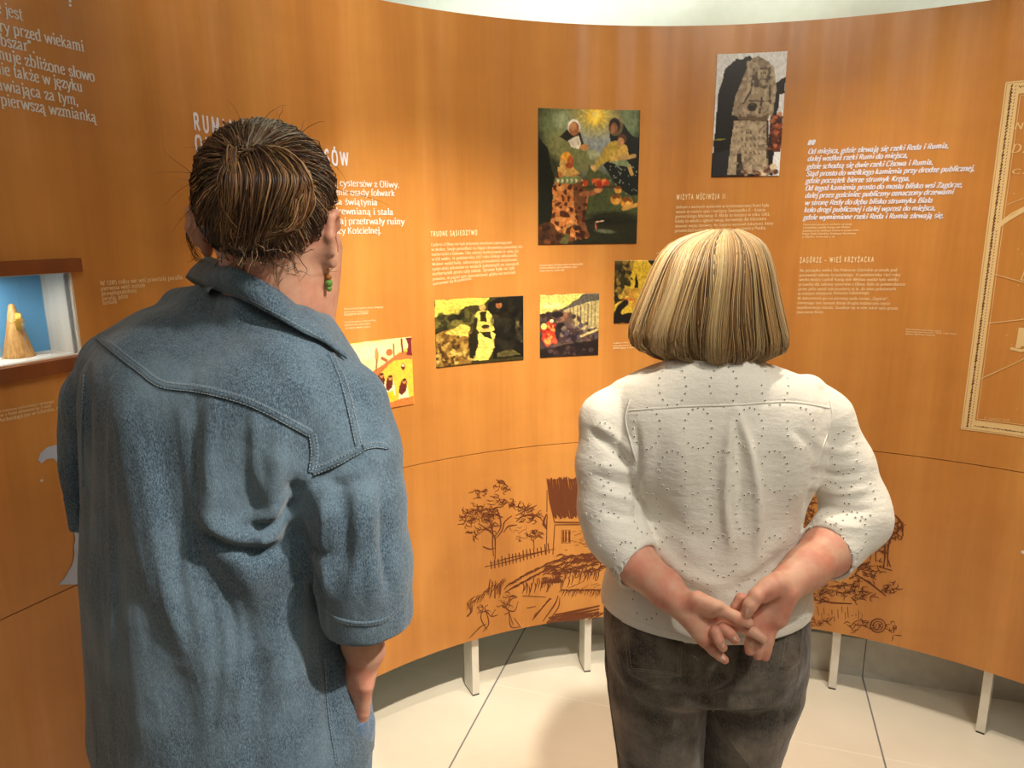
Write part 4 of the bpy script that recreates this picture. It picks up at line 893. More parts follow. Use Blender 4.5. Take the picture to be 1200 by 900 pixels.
case_part('frame_rail', M_trim, [(case_l-.03, case_r+.002, case_b-.028, case_b-.001, -.01, .016)])
case_part('back_panel', M_blue, [(case_l, case_r, case_b, case_t, -DEP-e, -DEP)])
case_part('side_panel', M_lining, [(case_r-.004, case_r+e, case_b, case_t, -DEP, -.001)], n=2)
case_part('side_panel', M_lining, [(case_l-e, case_l+.004, case_b, case_t, -DEP, -.001)], n=2)
case_part('case_floor', M_lining, [(case_l, case_r, case_b-e, case_b+.002, -DEP, -.001)])
case_part('case_top', M_lining, [(case_l, case_r, case_t-.002, case_t+e, -DEP, -.001)])
case_part('glass_pane', M_glass, [(case_l+.003, case_r-.010, case_b+.002, case_t-.003, -.012, -.009)])
case_part('glass_channel', M_channel, [(case_r-.010, case_r-.006, case_b+.002, case_t-.003, -.013, -.008)], n=2)
lp = wall(case_r-.16, case_t-.012, -.07).tolist()
area(lp, (lp[0], lp[1], 0), .55, .22, .05, (1, .97, .92), 'case_lamp')
# wooden cone with a gilt filigree ring
r_ = ray(22.5, 418); zf = case_b+.002
pc = CAMP + r_*((zf-CAM_H)/r_[2])
M_pale_wood, N, L, b = nmat('pale_turned_wood', srgb(204, 152, 84), .5)
L.new(ramp(N, L, noise_node(N, L, coords(N), 1, 5, .6, (220, 220, 10)), [(.35, srgb(178, 124, 60)), (.65, srgb(216, 168, 100))]), b.inputs['Base Color'])
dpt = pc[1]; pxm = dpt/FPX*1.06
hc = 58*pxm*1.02
con = MB(); con.lathe([(15.8*pxm, 0), (15.8*pxm, .003), (15.2*pxm, .006), (8.2*pxm, hc*.55), (3.2*pxm, hc*.97), (1.4*pxm, hc)], 32)
co = con.build('ring_cone', M_pale_wood, None, True); co.location = pc.tolist(); co.location.z = zf
tag(co, 'tapered pale wooden ring cone inside the blue display case', 'stand')
M_gold, *_ = nmat('gilt_metal', srgb(190, 150, 66), .4, .7)
rg = MB(); rr = 5.6*pxm; zr = hc*.66
rg.tube([(rr*1.12*math.cos(a), rr*1.12*math.sin(a), 0) for a in np.linspace(0, 2*math.pi, 25)], .0016, 8, False)
ro = rg.build('ring', M_gold, None, True); ro.location = (pc[0], pc[1], zf+zr)
tag(ro, 'gilt ring with a lattice plate on the wooden cone', 'ring')
hh_ = 9.5*pxm
fp = MB(); c0 = Vector((rr*1.9, -rr*1.2, hh_*.15))
ux = Vector((.93, .37, 0)); uz = Vector((0, 0, 1))
hw, hh = 5.2*pxm, 9.5*pxm
def lat(a, b_): return c0 + ux*(a*hw*(1-.35*abs(b_))) + uz*(b_*hh)
for k in range(7):
    t = -1+k/3
    fp.tube([lat(-1, t), lat(1, t*.8)], .0009, 5); fp.tube([lat(t, -1), lat(t*.7, 1)], .0009, 5)
    fp.tube([lat(-1, t), lat(t, -1)], .0008, 5)
for k in range(20):
    a, b_ = dr.uniform(-.9, .9), dr.uniform(-.9, .9); p = lat(a, b_); fp.lathe([(.0002, -.0014), (.0014, 0), (.0002, .0014)], 8, p)
fo = fp.build('lattice_plate', M_gold, ro, True)
# ------------------------------------------------------------------ people: solid shapes blended on a grid and skinned with quads
class Field:
    def __init__(s, lo, hi, h):
        s.lo = np.array(lo, float); s.h = h
        s.n = np.ceil((np.array(hi)-s.lo)/h).astype(int)+1
        s.ax = [s.lo[i]+h*np.arange(s.n[i]) for i in range(3)]
        s.D = np.full(tuple(s.n), .2, np.float32)
    def win(s, lo, hi, m):
        r = []
        for i in range(3):
            a = int(max(0, math.floor((lo[i]-m-s.lo[i])/s.h))); b_ = int(min(s.n[i], math.ceil((hi[i]+m-s.lo[i])/s.h)+1))
            if b_ <= a: return None
            r.append(slice(a, b_))
        return tuple(r)
    def grid(s, w):
        return (s.ax[0][w[0]][:, None, None], s.ax[1][w[1]][None, :, None], s.ax[2][w[2]][None, None, :])
    def put(s, w, d, k, sub=False):
        A = s.D[w]; d = d.astype(np.float32)
        if sub:
            d = -d; h = np.clip(.5+.5*(d-A)/k, 0, 1) if k else (d > A); s.D[w] = A*(1-h)+d*h+k*h*(1-h)
        else:
            if k: h = np.clip(.5+.5*(A-d)/k, 0, 1); s.D[w] = A*(1-h)+d*h-k*h*(1-h)
            else: s.D[w] = np.minimum(A, d)
    def cone(s, a, b_, ra, rb, k=.01, sub=False):
        a, b_ = np.asarray(a, float), np.asarray(b_, float); R = max(ra, rb)
        w = s.win(np.minimum(a, b_)-R, np.maximum(a, b_)+R, k+.012)
        if w is None: return
        x, y, z = s.grid(w); v = b_-a; L = v@v+1e-12
        t = np.clip(((x-a[0])*v[0]+(y-a[1])*v[1]+(z-a[2])*v[2])/L, 0, 1)
        d = np.sqrt((x-a[0]-t*v[0])**2+(y-a[1]-t*v[1])**2+(z-a[2]-t*v[2])**2)-(ra+(rb-ra)*t)
        s.put(w, d, k, sub)
    def chain(s, pts, rs, k=.01):
        for i in range(len(pts)-1): s.cone(pts[i], pts[i+1], rs[i], rs[i+1], k)
    def ell(s, c, r, k=.01, rot=None, sub=False):
        c = np.asarray(c, float); r = np.asarray(r, float); R = r.max()
        w = s.win(c-R, c+R, k+.012)
        if w is None: return
        x, y, z = s.grid(w); p = [x-c[0], y-c[1], z-c[2]]
        if rot is not None:
            M = np.array(rot).T if not isinstance(rot, np.ndarray) else rot.T
            p = [M[i][0]*p[0]+M[i][1]*p[1]+M[i][2]*p[2] for i in range(3)]
        k0 = np.sqrt(sum((p[i]/r[i])**2 for i in range(3)))+1e-9; k1 = np.sqrt(sum((p[i]/r[i]**2)**2 for i in range(3)))+1e-9
        s.put(w, k0*(k0-1)/k1, k, sub)
    def loft(s, rows, k=.01, zlo=None, zhi=None, cut=None, sub=False):
        """rows (z, cx, cy, a, b, yaw) sorted upward"""
        R = np.array(sorted(rows), float); zz = R[:, 0]
        lo = (R[:, 1]-R[:, 3:5].max(1)).min(), (R[:, 2]-R[:, 3:5].max(1)).min(), zz[0]
        hi = (R[:, 1]+R[:, 3:5].max(1)).max(), (R[:, 2]+R[:, 3:5].max(1)).max(), zz[-1]
        w = s.win(lo, hi, k+.012); x, y, z = s.grid(w); zf = z.ravel()
        q = [smooth_interp(zf, zz, R[:, i])[None, None, :] for i in range(1, 6)]
        c, sn = np.cos(q[4]), np.sin(q[4]); px, py = x-q[0], y-q[1]
        u, v = c*px+sn*py, -sn*px+c*py; a, b_ = np.maximum(q[2], .004), np.maximum(q[3], .004)
        k0 = np.sqrt((u/a)**2+(v/b_)**2)+1e-9; k1 = np.sqrt((u/a**2)**2+(v/b_**2)**2)+1e-9
        d = k0*(k0-1)/k1
        d = np.maximum(d, np.maximum(zz[0]-z, z-zz[-1]))
        if cut is not None: d = np.maximum(d, cut(x, y, z))
        s.put(w, d, k, sub)
    def mesh(s):
        D = s.D; D[0], D[-1] = .2, .2; D[:, 0], D[:, -1] = .2, .2; D[:, :, 0], D[:, :, -1] = .2, .2
        ins = D < 0; n = s.n
        c = sum(ins[i:n[0]-1+i, j:n[1]-1+j, k:n[2]-1+k].astype(np.int8) for i in (0, 1) for j in (0, 1) for k in (0, 1))
        act = np.argwhere((c > 0) & (c < 8)); idx = np.full(tuple(n-1), -1, np.int64); idx[tuple(act.T)] = np.arange(len(act))
        acc = np.zeros((len(act), 3)); cnt = np.zeros(len(act))
        corners = [(i, j, k) for i in (0, 1) for j in (0, 1) for k in (0, 1)]
        val = {q: D[act[:, 0]+q[0], act[:, 1]+q[1], act[:, 2]+q[2]].astype(float) for q in corners}
        for q in corners:
            for ax in range(3):
                if q[ax]: continue
                q2 = list(q); q2[ax] = 1; q2 = tuple(q2); a, b_ = val[q], val[q2]; m_ = (a < 0) != (b_ < 0)
                t = np.where(m_, a/np.where(m_, a-b_, 1), 0)
                p = np.array(q, float)[None, :].repeat(len(act), 0); p[:, ax] += t
                acc[m_] += p[m_]; cnt[m_] += 1
        V = s.lo + s.h*(act+acc/cnt[:, None])
        F = []
        for ax in range(3):
            sl0 = [slice(1, -1)]*3; o1, o2 = [(1, 2), (2, 0), (0, 1)][ax]
            A = ins; lo = [slice(0, None)]*3; lo[ax] = slice(0, -1); hi = [slice(0, None)]*3; hi[ax] = slice(1, None)
            e = np.argwhere(A[tuple(lo)] != A[tuple(hi)])
            s0 = A[tuple(e.T)]
            def cell(d1, d2):
                q = e.copy(); q[:, o1] -= d1; q[:, o2] -= d2; return idx[tuple(q.T)]
            f = np.stack([cell(1, 1), cell(0, 1), cell(0, 0), cell(1, 0)], 1)
            f[~s0] = f[~s0][:, ::-1]; F.append(f)
        return V, np.vstack(F)

def smooth_interp(x, xp, fp):
    """monotone-ish cubic through the rows"""
    d = np.diff(fp)/np.diff(xp); mm = np.zeros(len(xp)); mm[0], mm[-1] = d[0], d[-1]
    for i in range(1, len(xp)-1): mm[i] = 0 if d[i-1]*d[i] <= 0 else 2*d[i-1]*d[i]/(d[i-1]+d[i])
    x = np.clip(x, xp[0], xp[-1]); i = np.clip(np.searchsorted(xp, x)-1, 0, len(xp)-2); h = xp[i+1]-xp[i]; t = (x-xp[i])/h
    return (fp[i]*(2*t**3-3*t*t+1)+mm[i]*h*(t**3-2*t*t+t)+fp[i+1]*(-2*t**3+3*t*t)+mm[i+1]*h*(t**3-t*t))

def vnormals(V, F):
    n = np.zeros_like(V); a = np.cross(V[F[:, 2]]-V[F[:, 0]], V[F[:, 3]]-V[F[:, 1]])
    for k in range(4): np.add.at(n, F[:, k], a)
    return n/(np.linalg.norm(n, axis=1)[:, None]+1e-12)

def relax(V, F, it=2, lam=.5):
    for _ in range(it):
        acc = np.zeros_like(V); cnt = np.zeros(len(V))
        for k in range(4):
            np.add.at(acc, F[:, k], V[F[:, (k+1) % 4]]); np.add.at(acc, F[:, (k+1) % 4], V[F[:, k]])
            np.add.at(cnt, F[:, k], 1); np.add.at(cnt, F[:, (k+1) % 4], 1)
        V = V+lam*(acc/cnt[:, None]-V)
    return V

def seen(V):
    """where points of the back of a figure lie in the photograph"""
    P = V-CAMP; c, s = math.cos(PITCH), math.sin(PITCH)
    d = c*P[:, 1]-s*P[:, 2]; u = s*P[:, 1]+c*P[:, 2]; x, y = P[:, 0]/d, u/d
    cr, sr = math.cos(ROLL), math.sin(ROLL)
    return 600+FPX*(cr*x+sr*y), 450-FPX*(-sr*x+cr*y)

def folds(V, F, lst, seed=1):
    """raise or press folds of cloth along lines on the back of a garment: (points, height m, half width px)"""
    N_ = vnormals(V, F); x, y = seen(V); face = np.clip(-((V-CAMP)*N_).sum(1)/np.linalg.norm(V-CAMP, axis=1)*4, 0, 1)
    D = np.zeros(len(V))
    for pts, hgt, wd in lst:
        P = spline(pts, 6) if len(pts) > 2 else [np.array(p, float) for p in pts]; P = np.array(P)
        best = np.full(len(V), 1e9); tt = np.zeros(len(V)); n = len(P)-1
        lo, hi = P.min(0)-4*wd, P.max(0)+4*wd
        m_ = np.where((x > lo[0]) & (x < hi[0]) & (y > lo[1]) & (y < hi[1]) & (face > 0))[0]
        if not len(m_): continue
        b_ = np.full(len(m_), 1e9); t_ = np.zeros(len(m_)); X, Y_ = x[m_], y[m_]
        for i in range(n):
            a, c = P[i], P[i+1]; v = c-a; L = v@v+1e-9
            t = np.clip(((X-a[0])*v[0]+(Y_-a[1])*v[1])/L, 0, 1); dd = (X-a[0]-t*v[0])**2+(Y_-a[1]-t*v[1])**2
            u = dd < b_; b_[u] = dd[u]; t_[u] = (i+t[u])/n
        D[m_] += hgt*np.exp(-b_/(2*wd*wd))*np.clip(4*np.minimum(t_+.08, 1.08-t_), 0, 1)
    return V+N_*(D*face)[:, None]

def bvh_of(V, F): return BVHTree.FromPolygons([tuple(v) for v in V], [tuple(f) for f in F])
def hit(bvh, px, py):
    r = Vector(ray(px, py)).normalized(); p, n, i, d = bvh.ray_cast(Vector(CAMP), r)
    return (p, n) if p is not None else (None, None)

def strip(bvh, pts, width, off, V, F, n=40, ridge=.0):
    """a narrow band of cloth along a line on a garment"""
    P = np.array(spline(pts, 12) if len(pts) > 2 else [np.array(pts[0])+(np.array(pts[1])-np.array(pts[0]))*t for t in np.linspace(0, 1, 12)])
    q = [hit(bvh, *p) for p in P]; q = [a for a in q if a[0] is not None]
    if len(q) < 2: return
    base = len(V)
    for i, (p, nn) in enumerate(q):
        t = (q[min(i+1, len(q)-1)][0]-q[max(i-1, 0)][0]).normalized(); s_ = t.cross(nn).normalized()
        for e, o_ in ((-.5, -.001), (-.42, off), (.42, off), (.5, -.001)): V.append(tuple(p+s_*(width*e)+nn*o_))
    for i in range(len(q)-1):
        for j in range(3): F.append((base+4*i+j, base+4*i+j+1, base+4*i+5+j, base+4*i+4+j))

def stitches(bvh, pts, step, ln, off, V, F, shift=0.0, wid=.0005):
    P = spline(pts, 24) if len(pts) > 2 else [np.array(pts[0])+(np.array(pts[1])-np.array(pts[0]))*t for t in np.linspace(0, 1, 40)]
    q = [hit(bvh, *p) for p in P]; q = [a for a in q if a[0] is not None]
    if len(q) < 2: return
    L = [0.0]
    for a, b_ in zip(q, q[1:]): L.append(L[-1]+(b_[0]-a[0]).length)
    L = np.array(L); X = np.array([a[0] for a in q]); NN = np.array([a[1] for a in q]); s = 0.0
    while s+ln < L[-1]:
        e = []
        for ss in (s, s+ln):
            p = Vector([np.interp(ss, L, X[:, j]) for j in range(3)]); nn = Vector([np.interp(ss, L, NN[:, j]) for j in range(3)]).normalized(); e.append((p, nn))
        t = (e[1][0]-e[0][0]).normalized(); sd = t.cross(e[0][1]).normalized(); b_ = len(V)
        for p, nn in e:
            for w in (-1, 1): V.append(tuple(p+sd*(shift+w*wid)+nn*off))
        m_ = (e[0][0]+e[1][0])/2
        for w in (-1, 1): V.append(tuple(m_+sd*(shift+w*wid)+e[0][1]*(off+.0007)))
        F.append((b_, b_+1, b_+5, b_+4)); F.append((b_+4, b_+5, b_+3, b_+2)); s += step

# -- cloth, skin and hair materials
def denim_material(name, dark, light, worn, s=1.0):
    m, N, L, b = nmat(name, rough=.9, spec=.15); o = coords(N)
    weave = noise_node(N, L, o, 1.0, 3, .7, (900*s, 900*s, 260*s)); heath = noise_node(N, L, o, 1.0, 3, .7, (620*s, 620*s, 300*s)); big = noise_node(N, L, o, 9, 4, .6)
    c = ramp(N, L, heath, [(.33, dark), (.66, light)])
    c = mixc(N, L, c, ramp(N, L, weave, [(.38, (.42, .45, .5, 1)), (.62, (1.3, 1.28, 1.26, 1))]), .85, 'MULTIPLY')
    c = mixc(N, L, c, worn, ramp(N, L, big, [(.42, (0, 0, 0, 1)), (.75, (.7, .7, .7, 1))]))
    L.new(c, b.inputs['Base Color']); b.inputs['Sheen Weight'].default_value = .25
    wr = noise_node(N, L, o, 1.0, 3, .5, (16, 16, 5)); wr2 = noise_node(N, L, o, 1.0, 4, .6, (46, 46, 22))
    n1 = bump(N, L, b, weave, .5, .0014); n2 = N.new('ShaderNodeBump'); n2.inputs['Strength'].default_value = .55; n2.inputs['Distance'].default_value = .02; L.new(wr, n2.inputs['Height'])
    n3 = N.new('ShaderNodeBump'); n3.inputs['Strength'].default_value = .4; n3.inputs['Distance'].default_value = .006; L.new(wr2, n3.inputs['Height']); L.new(n2.outputs[0], n3.inputs['Normal']); L.new(n3.outputs[0], n1.inputs['Normal'])
    return m
def skin_material(name, base, red):
    m, N, L, b = nmat(name, rough=.5, spec=.4); o = coords(N)
    c = mixc(N, L, base, red, ramp(N, L, noise_node(N, L, o, 26, 4), [(.38, (0, 0, 0, 1)), (.66, (.9, .9, .9, 1))]))
    L.new(c, b.inputs['Base Color']); b.inputs['Subsurface Weight'].default_value = .18; b.inputs['Subsurface Radius'].default_value = (.012, .004, .002)
    b.inputs['Subsurface Scale'].default_value = .6
    bump(N, L, b, noise_node(N, L, o, 160, 5, .6), .22, .0015); return m
M_denim = denim_material('blue_denim', srgb(46, 62, 76), srgb(104, 124, 136), srgb(112, 132, 144))
M_denim_dark = denim_material('blue_jeans_denim', srgb(70, 96, 124), srgb(110, 136, 160), srgb(130, 150, 170))
M_jeans = denim_material('charcoal_denim', srgb(44, 39, 35), srgb(90, 82, 73), srgb(158, 146, 130), .6)
M_thread, *_ = nmat('pale_thread', srgb(126, 138, 144), .8)
M_skin = skin_material('skin', srgb(210, 162, 134), srgb(198, 126, 102))
M_skin_hand = skin_material('skin_of_hands', srgb(214, 166, 140), srgb(204, 128, 106))
m, N, L, b = nmat('white_cotton', rough=.85, spec=.2); M_cotton = m; o_ = coords(N)
L.new(ramp(N, L, noise_node(N, L, o_, 1, 3, .6, (500, 500, 700)), [(.3, srgb(226, 221, 208)), (.7, srgb(240, 236, 226))]), b.inputs['Base Color'])
b.inputs['Sheen Weight'].default_value = .2
h1 = noise_node(N, L, o_, 1, 5, .62, (26, 26, 60)); bump(N, L, b, h1, .5, .006)
M_hole_shade, *_ = nmat('eyelet_hole_shade', srgb(96, 84, 70), .9)  # dark disc colour stands in for the shade inside each hole
M_nail, *_ = nmat('fingernail', srgb(232, 190, 170), .35)
M_hair = color_attr_material('hair_strands', .42, .5)
M_hair.node_tree.nodes['Principled BSDF'].inputs['Anisotropic'].default_value = .4

class Strands:
    """hair: many thin tapered tubes in one mesh, each with its own colour"""
    def __init__(s): s.V = []; s.C = []; s.F = []; s.n = 0
    def add(s, P, r, col, tip=.35):
        P = np.asarray(P, float); n = len(P); t = np.gradient(P, axis=0); t /= np.linalg.norm(t, axis=1)[:, None]+1e-9
        ref = np.cross(P[-1]-P[0], P[n//2]-P[0]); L_ = np.linalg.norm(ref)
        if L_ < 1e-7: ref = np.cross(P[-1]-P[0], np.array([.3, .9, .2])+rng.normal(0, .1, 3)); L_ = np.linalg.norm(ref)+1e-9
        a = np.cross(t, ref/L_); a /= np.linalg.norm(a, axis=1)[:, None]+1e-9; b_ = np.cross(t, a)
        q = np.linspace(0, 1, n); rr = (r*np.minimum(1, tip+(1-tip)*2.2*(1-q)))[:, None]
        for k in range(3):
            w = 2.094*k; s.V.append(P+(a*math.cos(w)+b_*math.sin(w))*rr)
        s.C.append(np.tile(np.asarray(col, float), (3*n, 1)))
        i = np.arange(n-1)
        for k in range(3):
            A, B_ = s.n+k*n+i, s.n+((k+1) % 3)*n+i; s.F.append(np.stack([A, B_, B_+1, A+1], 1))
        s.n += 3*n
    def build(s, name, parent, root):
        return mesh_obj(name, np.vstack(s.V)-np.array(root.location), np.vstack(s.F), M_hair, parent, True, None, lin(np.vstack(s.C)))

def hairmix(cols, k, j=10):
    c = np.array(cols[k % len(cols)], float); return np.clip(c*(1+rng.normal(0, .09))+rng.normal(0, j*.3, 3), 4, 250)

def rows_px(rows):
    """(py, left px, right px, Y, depth half-axis, yaw) -> loft rows"""
    out = []
    for py, l, r, Y, b_, yaw in rows:
        A, B_ = at(l, py, Y), at(r, py, Y); w = (B_[0]-A[0])/2; c, s_ = math.cos(yaw), math.sin(yaw)
        a = math.sqrt(max(w*w-(b_*s_)**2, .0004))/c; m_ = (A+B_)/2
        out.append((m_[2], m_[0], Y, a, b_, yaw))
    return out

def face_parts(f, c, yaw, sc=1.0, k=.008):
    """skull, jaw, nose, brow, lips and ears around c (ear-level centre), looking along yaw (0 = away from the camera)"""
    cy, sy = math.cos(yaw), math.sin(yaw); R = np.array([[cy, -sy, 0], [sy, cy, 0], [0, 0, 1.0]])
    T = lambda x, y, z: np.array(c)+R@(np.array((x, y, z))*sc)
    f.ell(T(0, -.012, .035), np.array((.074, .094, .088))*sc, k, R); f.ell(T(0, .035, -.03), np.array((.058, .060, .085))*sc, .02, R)
    f.ell(T(0, .062, -.088), np.array((.030, .028, .022))*sc, .02, R); f.ell(T(0, .075, .028), np.array((.052, .018, .014))*sc, .012, R)
    f.cone(T(0, .092, .018), T(0, .112, -.022), .008*sc, .012*sc, .008); f.ell(T(.011, .1, -.026), np.array((.008, .010, .007))*sc, .005, R); f.ell(T(-.011, .1, -.026), np.array((.008, .010, .007))*sc, .005, R)
    f.ell(T(0, .092, -.052), np.array((.022, .008, .006))*sc, .004, R); f.ell(T(0, .09, -.062), np.array((.019, .009, .007))*sc, .004, R)
    for s_ in (-1, 1):
        f.ell(T(.031*s_, .084, .006), np.array((.017, .012, .010))*sc, .006, R, True); f.ell(T(.031*s_, .076, .006), np.array((.0125, .0125, .0125))*sc, .002, R)
        f.ell(T(.04*s_, .07, -.03), np.array((.022, .02, .02))*sc, .015, R)
    return T, R
def ear(f, p, R, s_, sc=1.0):
    E = lambda x, y, z: np.asarray(p)+R@(np.array((x*s_, y, z))*sc)
    f.ell(E(0, 0, .004), np.array((.0065, .017, .028))*sc, .004, R); f.ell(E(.002, .004, -.022), np.array((.006, .010, .012))*sc, .006, R)
    f.chain([E(.006, .012, .012), E(.009, .004, .028), E(.010, -.012, .022), E(.010, -.016, .002), E(.007, -.008, -.016)], [.0045*sc]*5, .004)
    f.ell(E(.010, .004, 0), np.array((.006, .008, .013))*sc, .003, R, True)

def joined(parts):
    V, F, n = [], [], 0
    for v, f in parts: V.append(v); F.append(f+n); n += len(v)
    return np.vstack(V), np.vstack(F)

def shoe(name, c, yaw, mat, parent, L=.25):
    f = Field((c[0]-.16, c[1]-.16, -.004), (c[0]+.16, c[1]+.24, .13), .004)
    d = np.array((-math.sin(yaw), math.cos(yaw), 0)); p = np.array((c[0], c[1], 0))
    f.ell(p+(0, 0, .06), (.036, .04, .055), .02); f.cone(p-d*.02+(0, 0, .038), p+d*.10+(0, 0, .034), .036, .04, .02); f.cone(p+d*.10+(0, 0, .032), p+d*(L-.08)+(0, 0, .026), .042, .028, .02)
    w = tuple(slice(0, n) for n in f.n); x, y, z = f.grid(w); f.D = np.maximum(f.D, -z+0*x+0*y).astype(np.float32)
    V, F = f.mesh(); return mesh_obj(name, V-np.array(parent.location), F, mat, parent, True)
M_shoe, *_ = nmat('dark_shoe_leather', srgb(52, 46, 42), .5)
def put(name, V, F, mat, root, smooth=True, parent=None, cols=None):
    o = mesh_obj(name, np.asarray(V, float)-np.array(root.location), np.asarray(F) if isinstance(F, np.ndarray) else F, mat, parent or root, smooth, None, cols)
    return o

# ------------------------------------------------------------------ the visitor in the white blouse
wr = at(826, 600, 1.24); woman = empty('person', (float(wr[0]), 1.24, 0))
tag(woman, 'person in white eyelet blouse and charcoal jeans, blonde bob, hands clasped behind back', 'person')
Zp = lambda zx, zy, Y: at(700+zx/3.75, 620+zy/3.75, Y)
# arms and hands, fine grid
f = Field((.10, .98, .78), (.68, 1.28, 1.18), .0021)
LA = [at(716, 585, 1.215), at(720, 618, 1.195), at(747, 662, 1.15), Zp(290, 255, 1.105), Zp(370, 330, 1.072)]
f.chain(LA, [.042, .042, .0365, .031, .0255], .01)
wl = Zp(375, 335, 1.07)
for q, ra, rb in ((Zp(556, 412, 1.06), .017, .0105), (Zp(535, 440, 1.06), .018, .0110), (Zp(506, 474, 1.058), .018, .0110), (Zp(474, 492, 1.056), .018, .0105)): f.cone(wl, q, ra, rb, .009)
f.cone(Zp(425, 325, 1.055), Zp(500, 352, 1.05), .017, .0145, .009); f.cone(Zp(405, 390, 1.055), Zp(462, 475, 1.05), .016, .0125, .009)
def finger(pts, rs, k=.0022): f.chain(pts, rs, k)
finger([Zp(440, 310, 1.05), Zp(530, 347, 1.042), Zp(604, 388, 1.036), Zp(664, 412, 1.032)], [.0140, .0112, .0098, .0082], .005)
finger([Zp(556, 412, 1.06), Zp(632, 432, 1.047), Zp(690, 456, 1.036), Zp(728, 482, 1.031)], [.0100, .0092, .0084, .0074])
finger([Zp(535, 440, 1.06), Zp(556, 436, 1.038), Zp(584, 462, 1.029), Zp(606, 488, 1.030)], [.0100, .0094, .0086, .0078])
finger([Zp(504, 476, 1.058), Zp(520, 452, 1.038), Zp(534, 490, 1.029), Zp(551, 519, 1.031)], [.0100, .0092, .0084, .0076])
finger([Zp(473, 494, 1.055), Zp(512, 535, 1.045), Zp(538, 557, 1.041), Zp(560, 575, 1.040)], [.0098, .0086, .0078, .0068])
RA = [at(1000, 575, 1.215), at(1003, 605, 1.195), at(969, 646, 1.15), Zp(920, 170, 1.11), Zp(838, 236, 1.078)]
f.chain(RA, [.045, .046, .042, .035, .029], .01)
wl = Zp(832, 242, 1.075)
for q, ra, rb in ((Zp(684, 330, 1.072), .017, .0105), (Zp(708, 405, 1.06), .018, .0110), (Zp(737, 428, 1.056), .018, .0110), (Zp(770, 424, 1.054), .018, .0105)): f.cone(wl, q, ra, rb, .009)
f.cone(Zp(830, 285, 1.058), Zp(800, 395, 1.052), .019, .0135, .01); f.cone(Zp(790, 240, 1.058), Zp(728, 285, 1.048), .019, .015, .01)
finger([Zp(750, 250, 1.052), Zp(697, 296, 1.038), Zp(672, 335, 1.032), Zp(657, 368, 1.031)], [.0150, .0118, .0104, .0086], .005)
finger([Zp(684, 330, 1.072), Zp(632, 305, 1.078), Zp(608, 345, 1.075), Zp(600, 385, 1.068)], [.0105, .0094, .0086, .0074])
finger([Zp(706, 405, 1.06), Zp(680, 462, 1.052), Zp(668, 505, 1.047), Zp(668, 536, 1.044)], [.0100, .0092, .0082, .0074])
finger([Zp(735, 428, 1.056), Zp(712, 492, 1.046), Zp(706, 530, 1.042), Zp(704, 556, 1.041)], [.0104, .0094, .0084, .0074])
finger([Zp(770, 424, 1.054), Zp(752, 490, 1.045), Zp(744, 530, 1.041), Zp(738, 562, 1.039)], [.0098, .0088, .0080, .0070])
for a, b_, r in ((Zp(560, 352, 1.028), Zp(500, 400, 1.034), .0035), (Zp(760, 300, 1.030), Zp(735, 370, 1.034), .0035), (Zp(700, 350, 1.036), Zp(790, 400, 1.032), .0025)): f.cone(a, b_, r, r, .006, True)
hands = f.mesh(); hands = (relax(*hands, 1, .4), hands[1])
# head, neck, trunk, legs
HC = at(838, 362, 1.285); f = Field((HC[0]-.34, .98, 0), (HC[0]+.34, 1.46, 1.62), .0048)
Tw, Rw = face_parts(f, HC, -.32, .92)
for s_ in (-1, 1): ear(f, Tw(.076*s_, -.002, -.004), Rw, s_)
sh = at(832, 470, 1.25); f.chain([HC+(0, -.02, -.05), sh+(0, -.005, .03), sh+(0, .01, -.06)], [.056, .056, .075], .03)
SL, SR_ = at(722, 478, 1.245), at(955, 478, 1.245)
f.chain([SL, sh+(0, 0, -.02), SR_], [.036, .07, .036], .03)
pel = at(826, 730, 1.26); f.chain([sh+(0, .015, -.08), at(830, 600, 1.255), pel], [.095, .10, .12], .05)
for S, E_, C_ in ((SL, LA[1], LA[2]), (SR_, RA[1], RA[2])): f.chain([S, E_, C_], [.036, .035, .032], .02)
kl, kr = (float(at(772, 900, 1.26)[0]), 1.27, .44), (float(at(866, 900, 1.26)[0]), 1.27, .44)
for K_, dx in ((kl, -.07), (kr, .07)):
    f.chain([pel+(dx, .01, -.02), np.array(K_), np.array(K_)+(0, -.02, -.36)], [.075, .052, .036], .03); f.cone(np.array(K_)+(0, -.02, -.38), np.array(K_)+(0, .12, -.41), .034, .025, .02)
bodyp = f.mesh(); bodyp = (relax(*bodyp, 1, .3), bodyp[1])
V, F = joined([bodyp, hands]); body = put('body', V, F, M_skin_hand, woman)
# fingernails
nb = bvh_of(*hands)
def nail(root, bvh, px, py, dx, dy, ln=.0095, wd=.0072, parent=None):
    p, n_ = hit(bvh, px, py); q, _ = hit(bvh, px+dx, py+dy)
    t = (q-p); t = (t-n_*t.dot(n_)).normalized(); s_ = t.cross(n_); V, F = [], []
    for i in range(6):
        for j in range(5):
            u, v = i/5*2-1, j/4*2-1; w = wd/2*v*math.sqrt(max(0, 1-max(0, u)**2*.8)); V.append(tuple(p+t*(u*ln/2)+s_*w+n_*(.0012-.0022*v*v)))
    for i in range(5):
        for j in range(4): F.append((i*5+j, i*5+j+1, i*5+6+j, i*5+5+j))
    return put('fingernail', V, F, M_nail, root, True, body if parent is None else parent)
for zx, zy, dx, dy in ((657, 358, -1, 4), (604, 482, 1.5, 2), (550, 512, 1.2, 3), (552, 568, 2, 2)):
    no = nail(woman, nb, 700+zx/3.75, 620+zy/3.75, dx, dy); no.matrix_parent_inverse = Matrix.Identity(4)
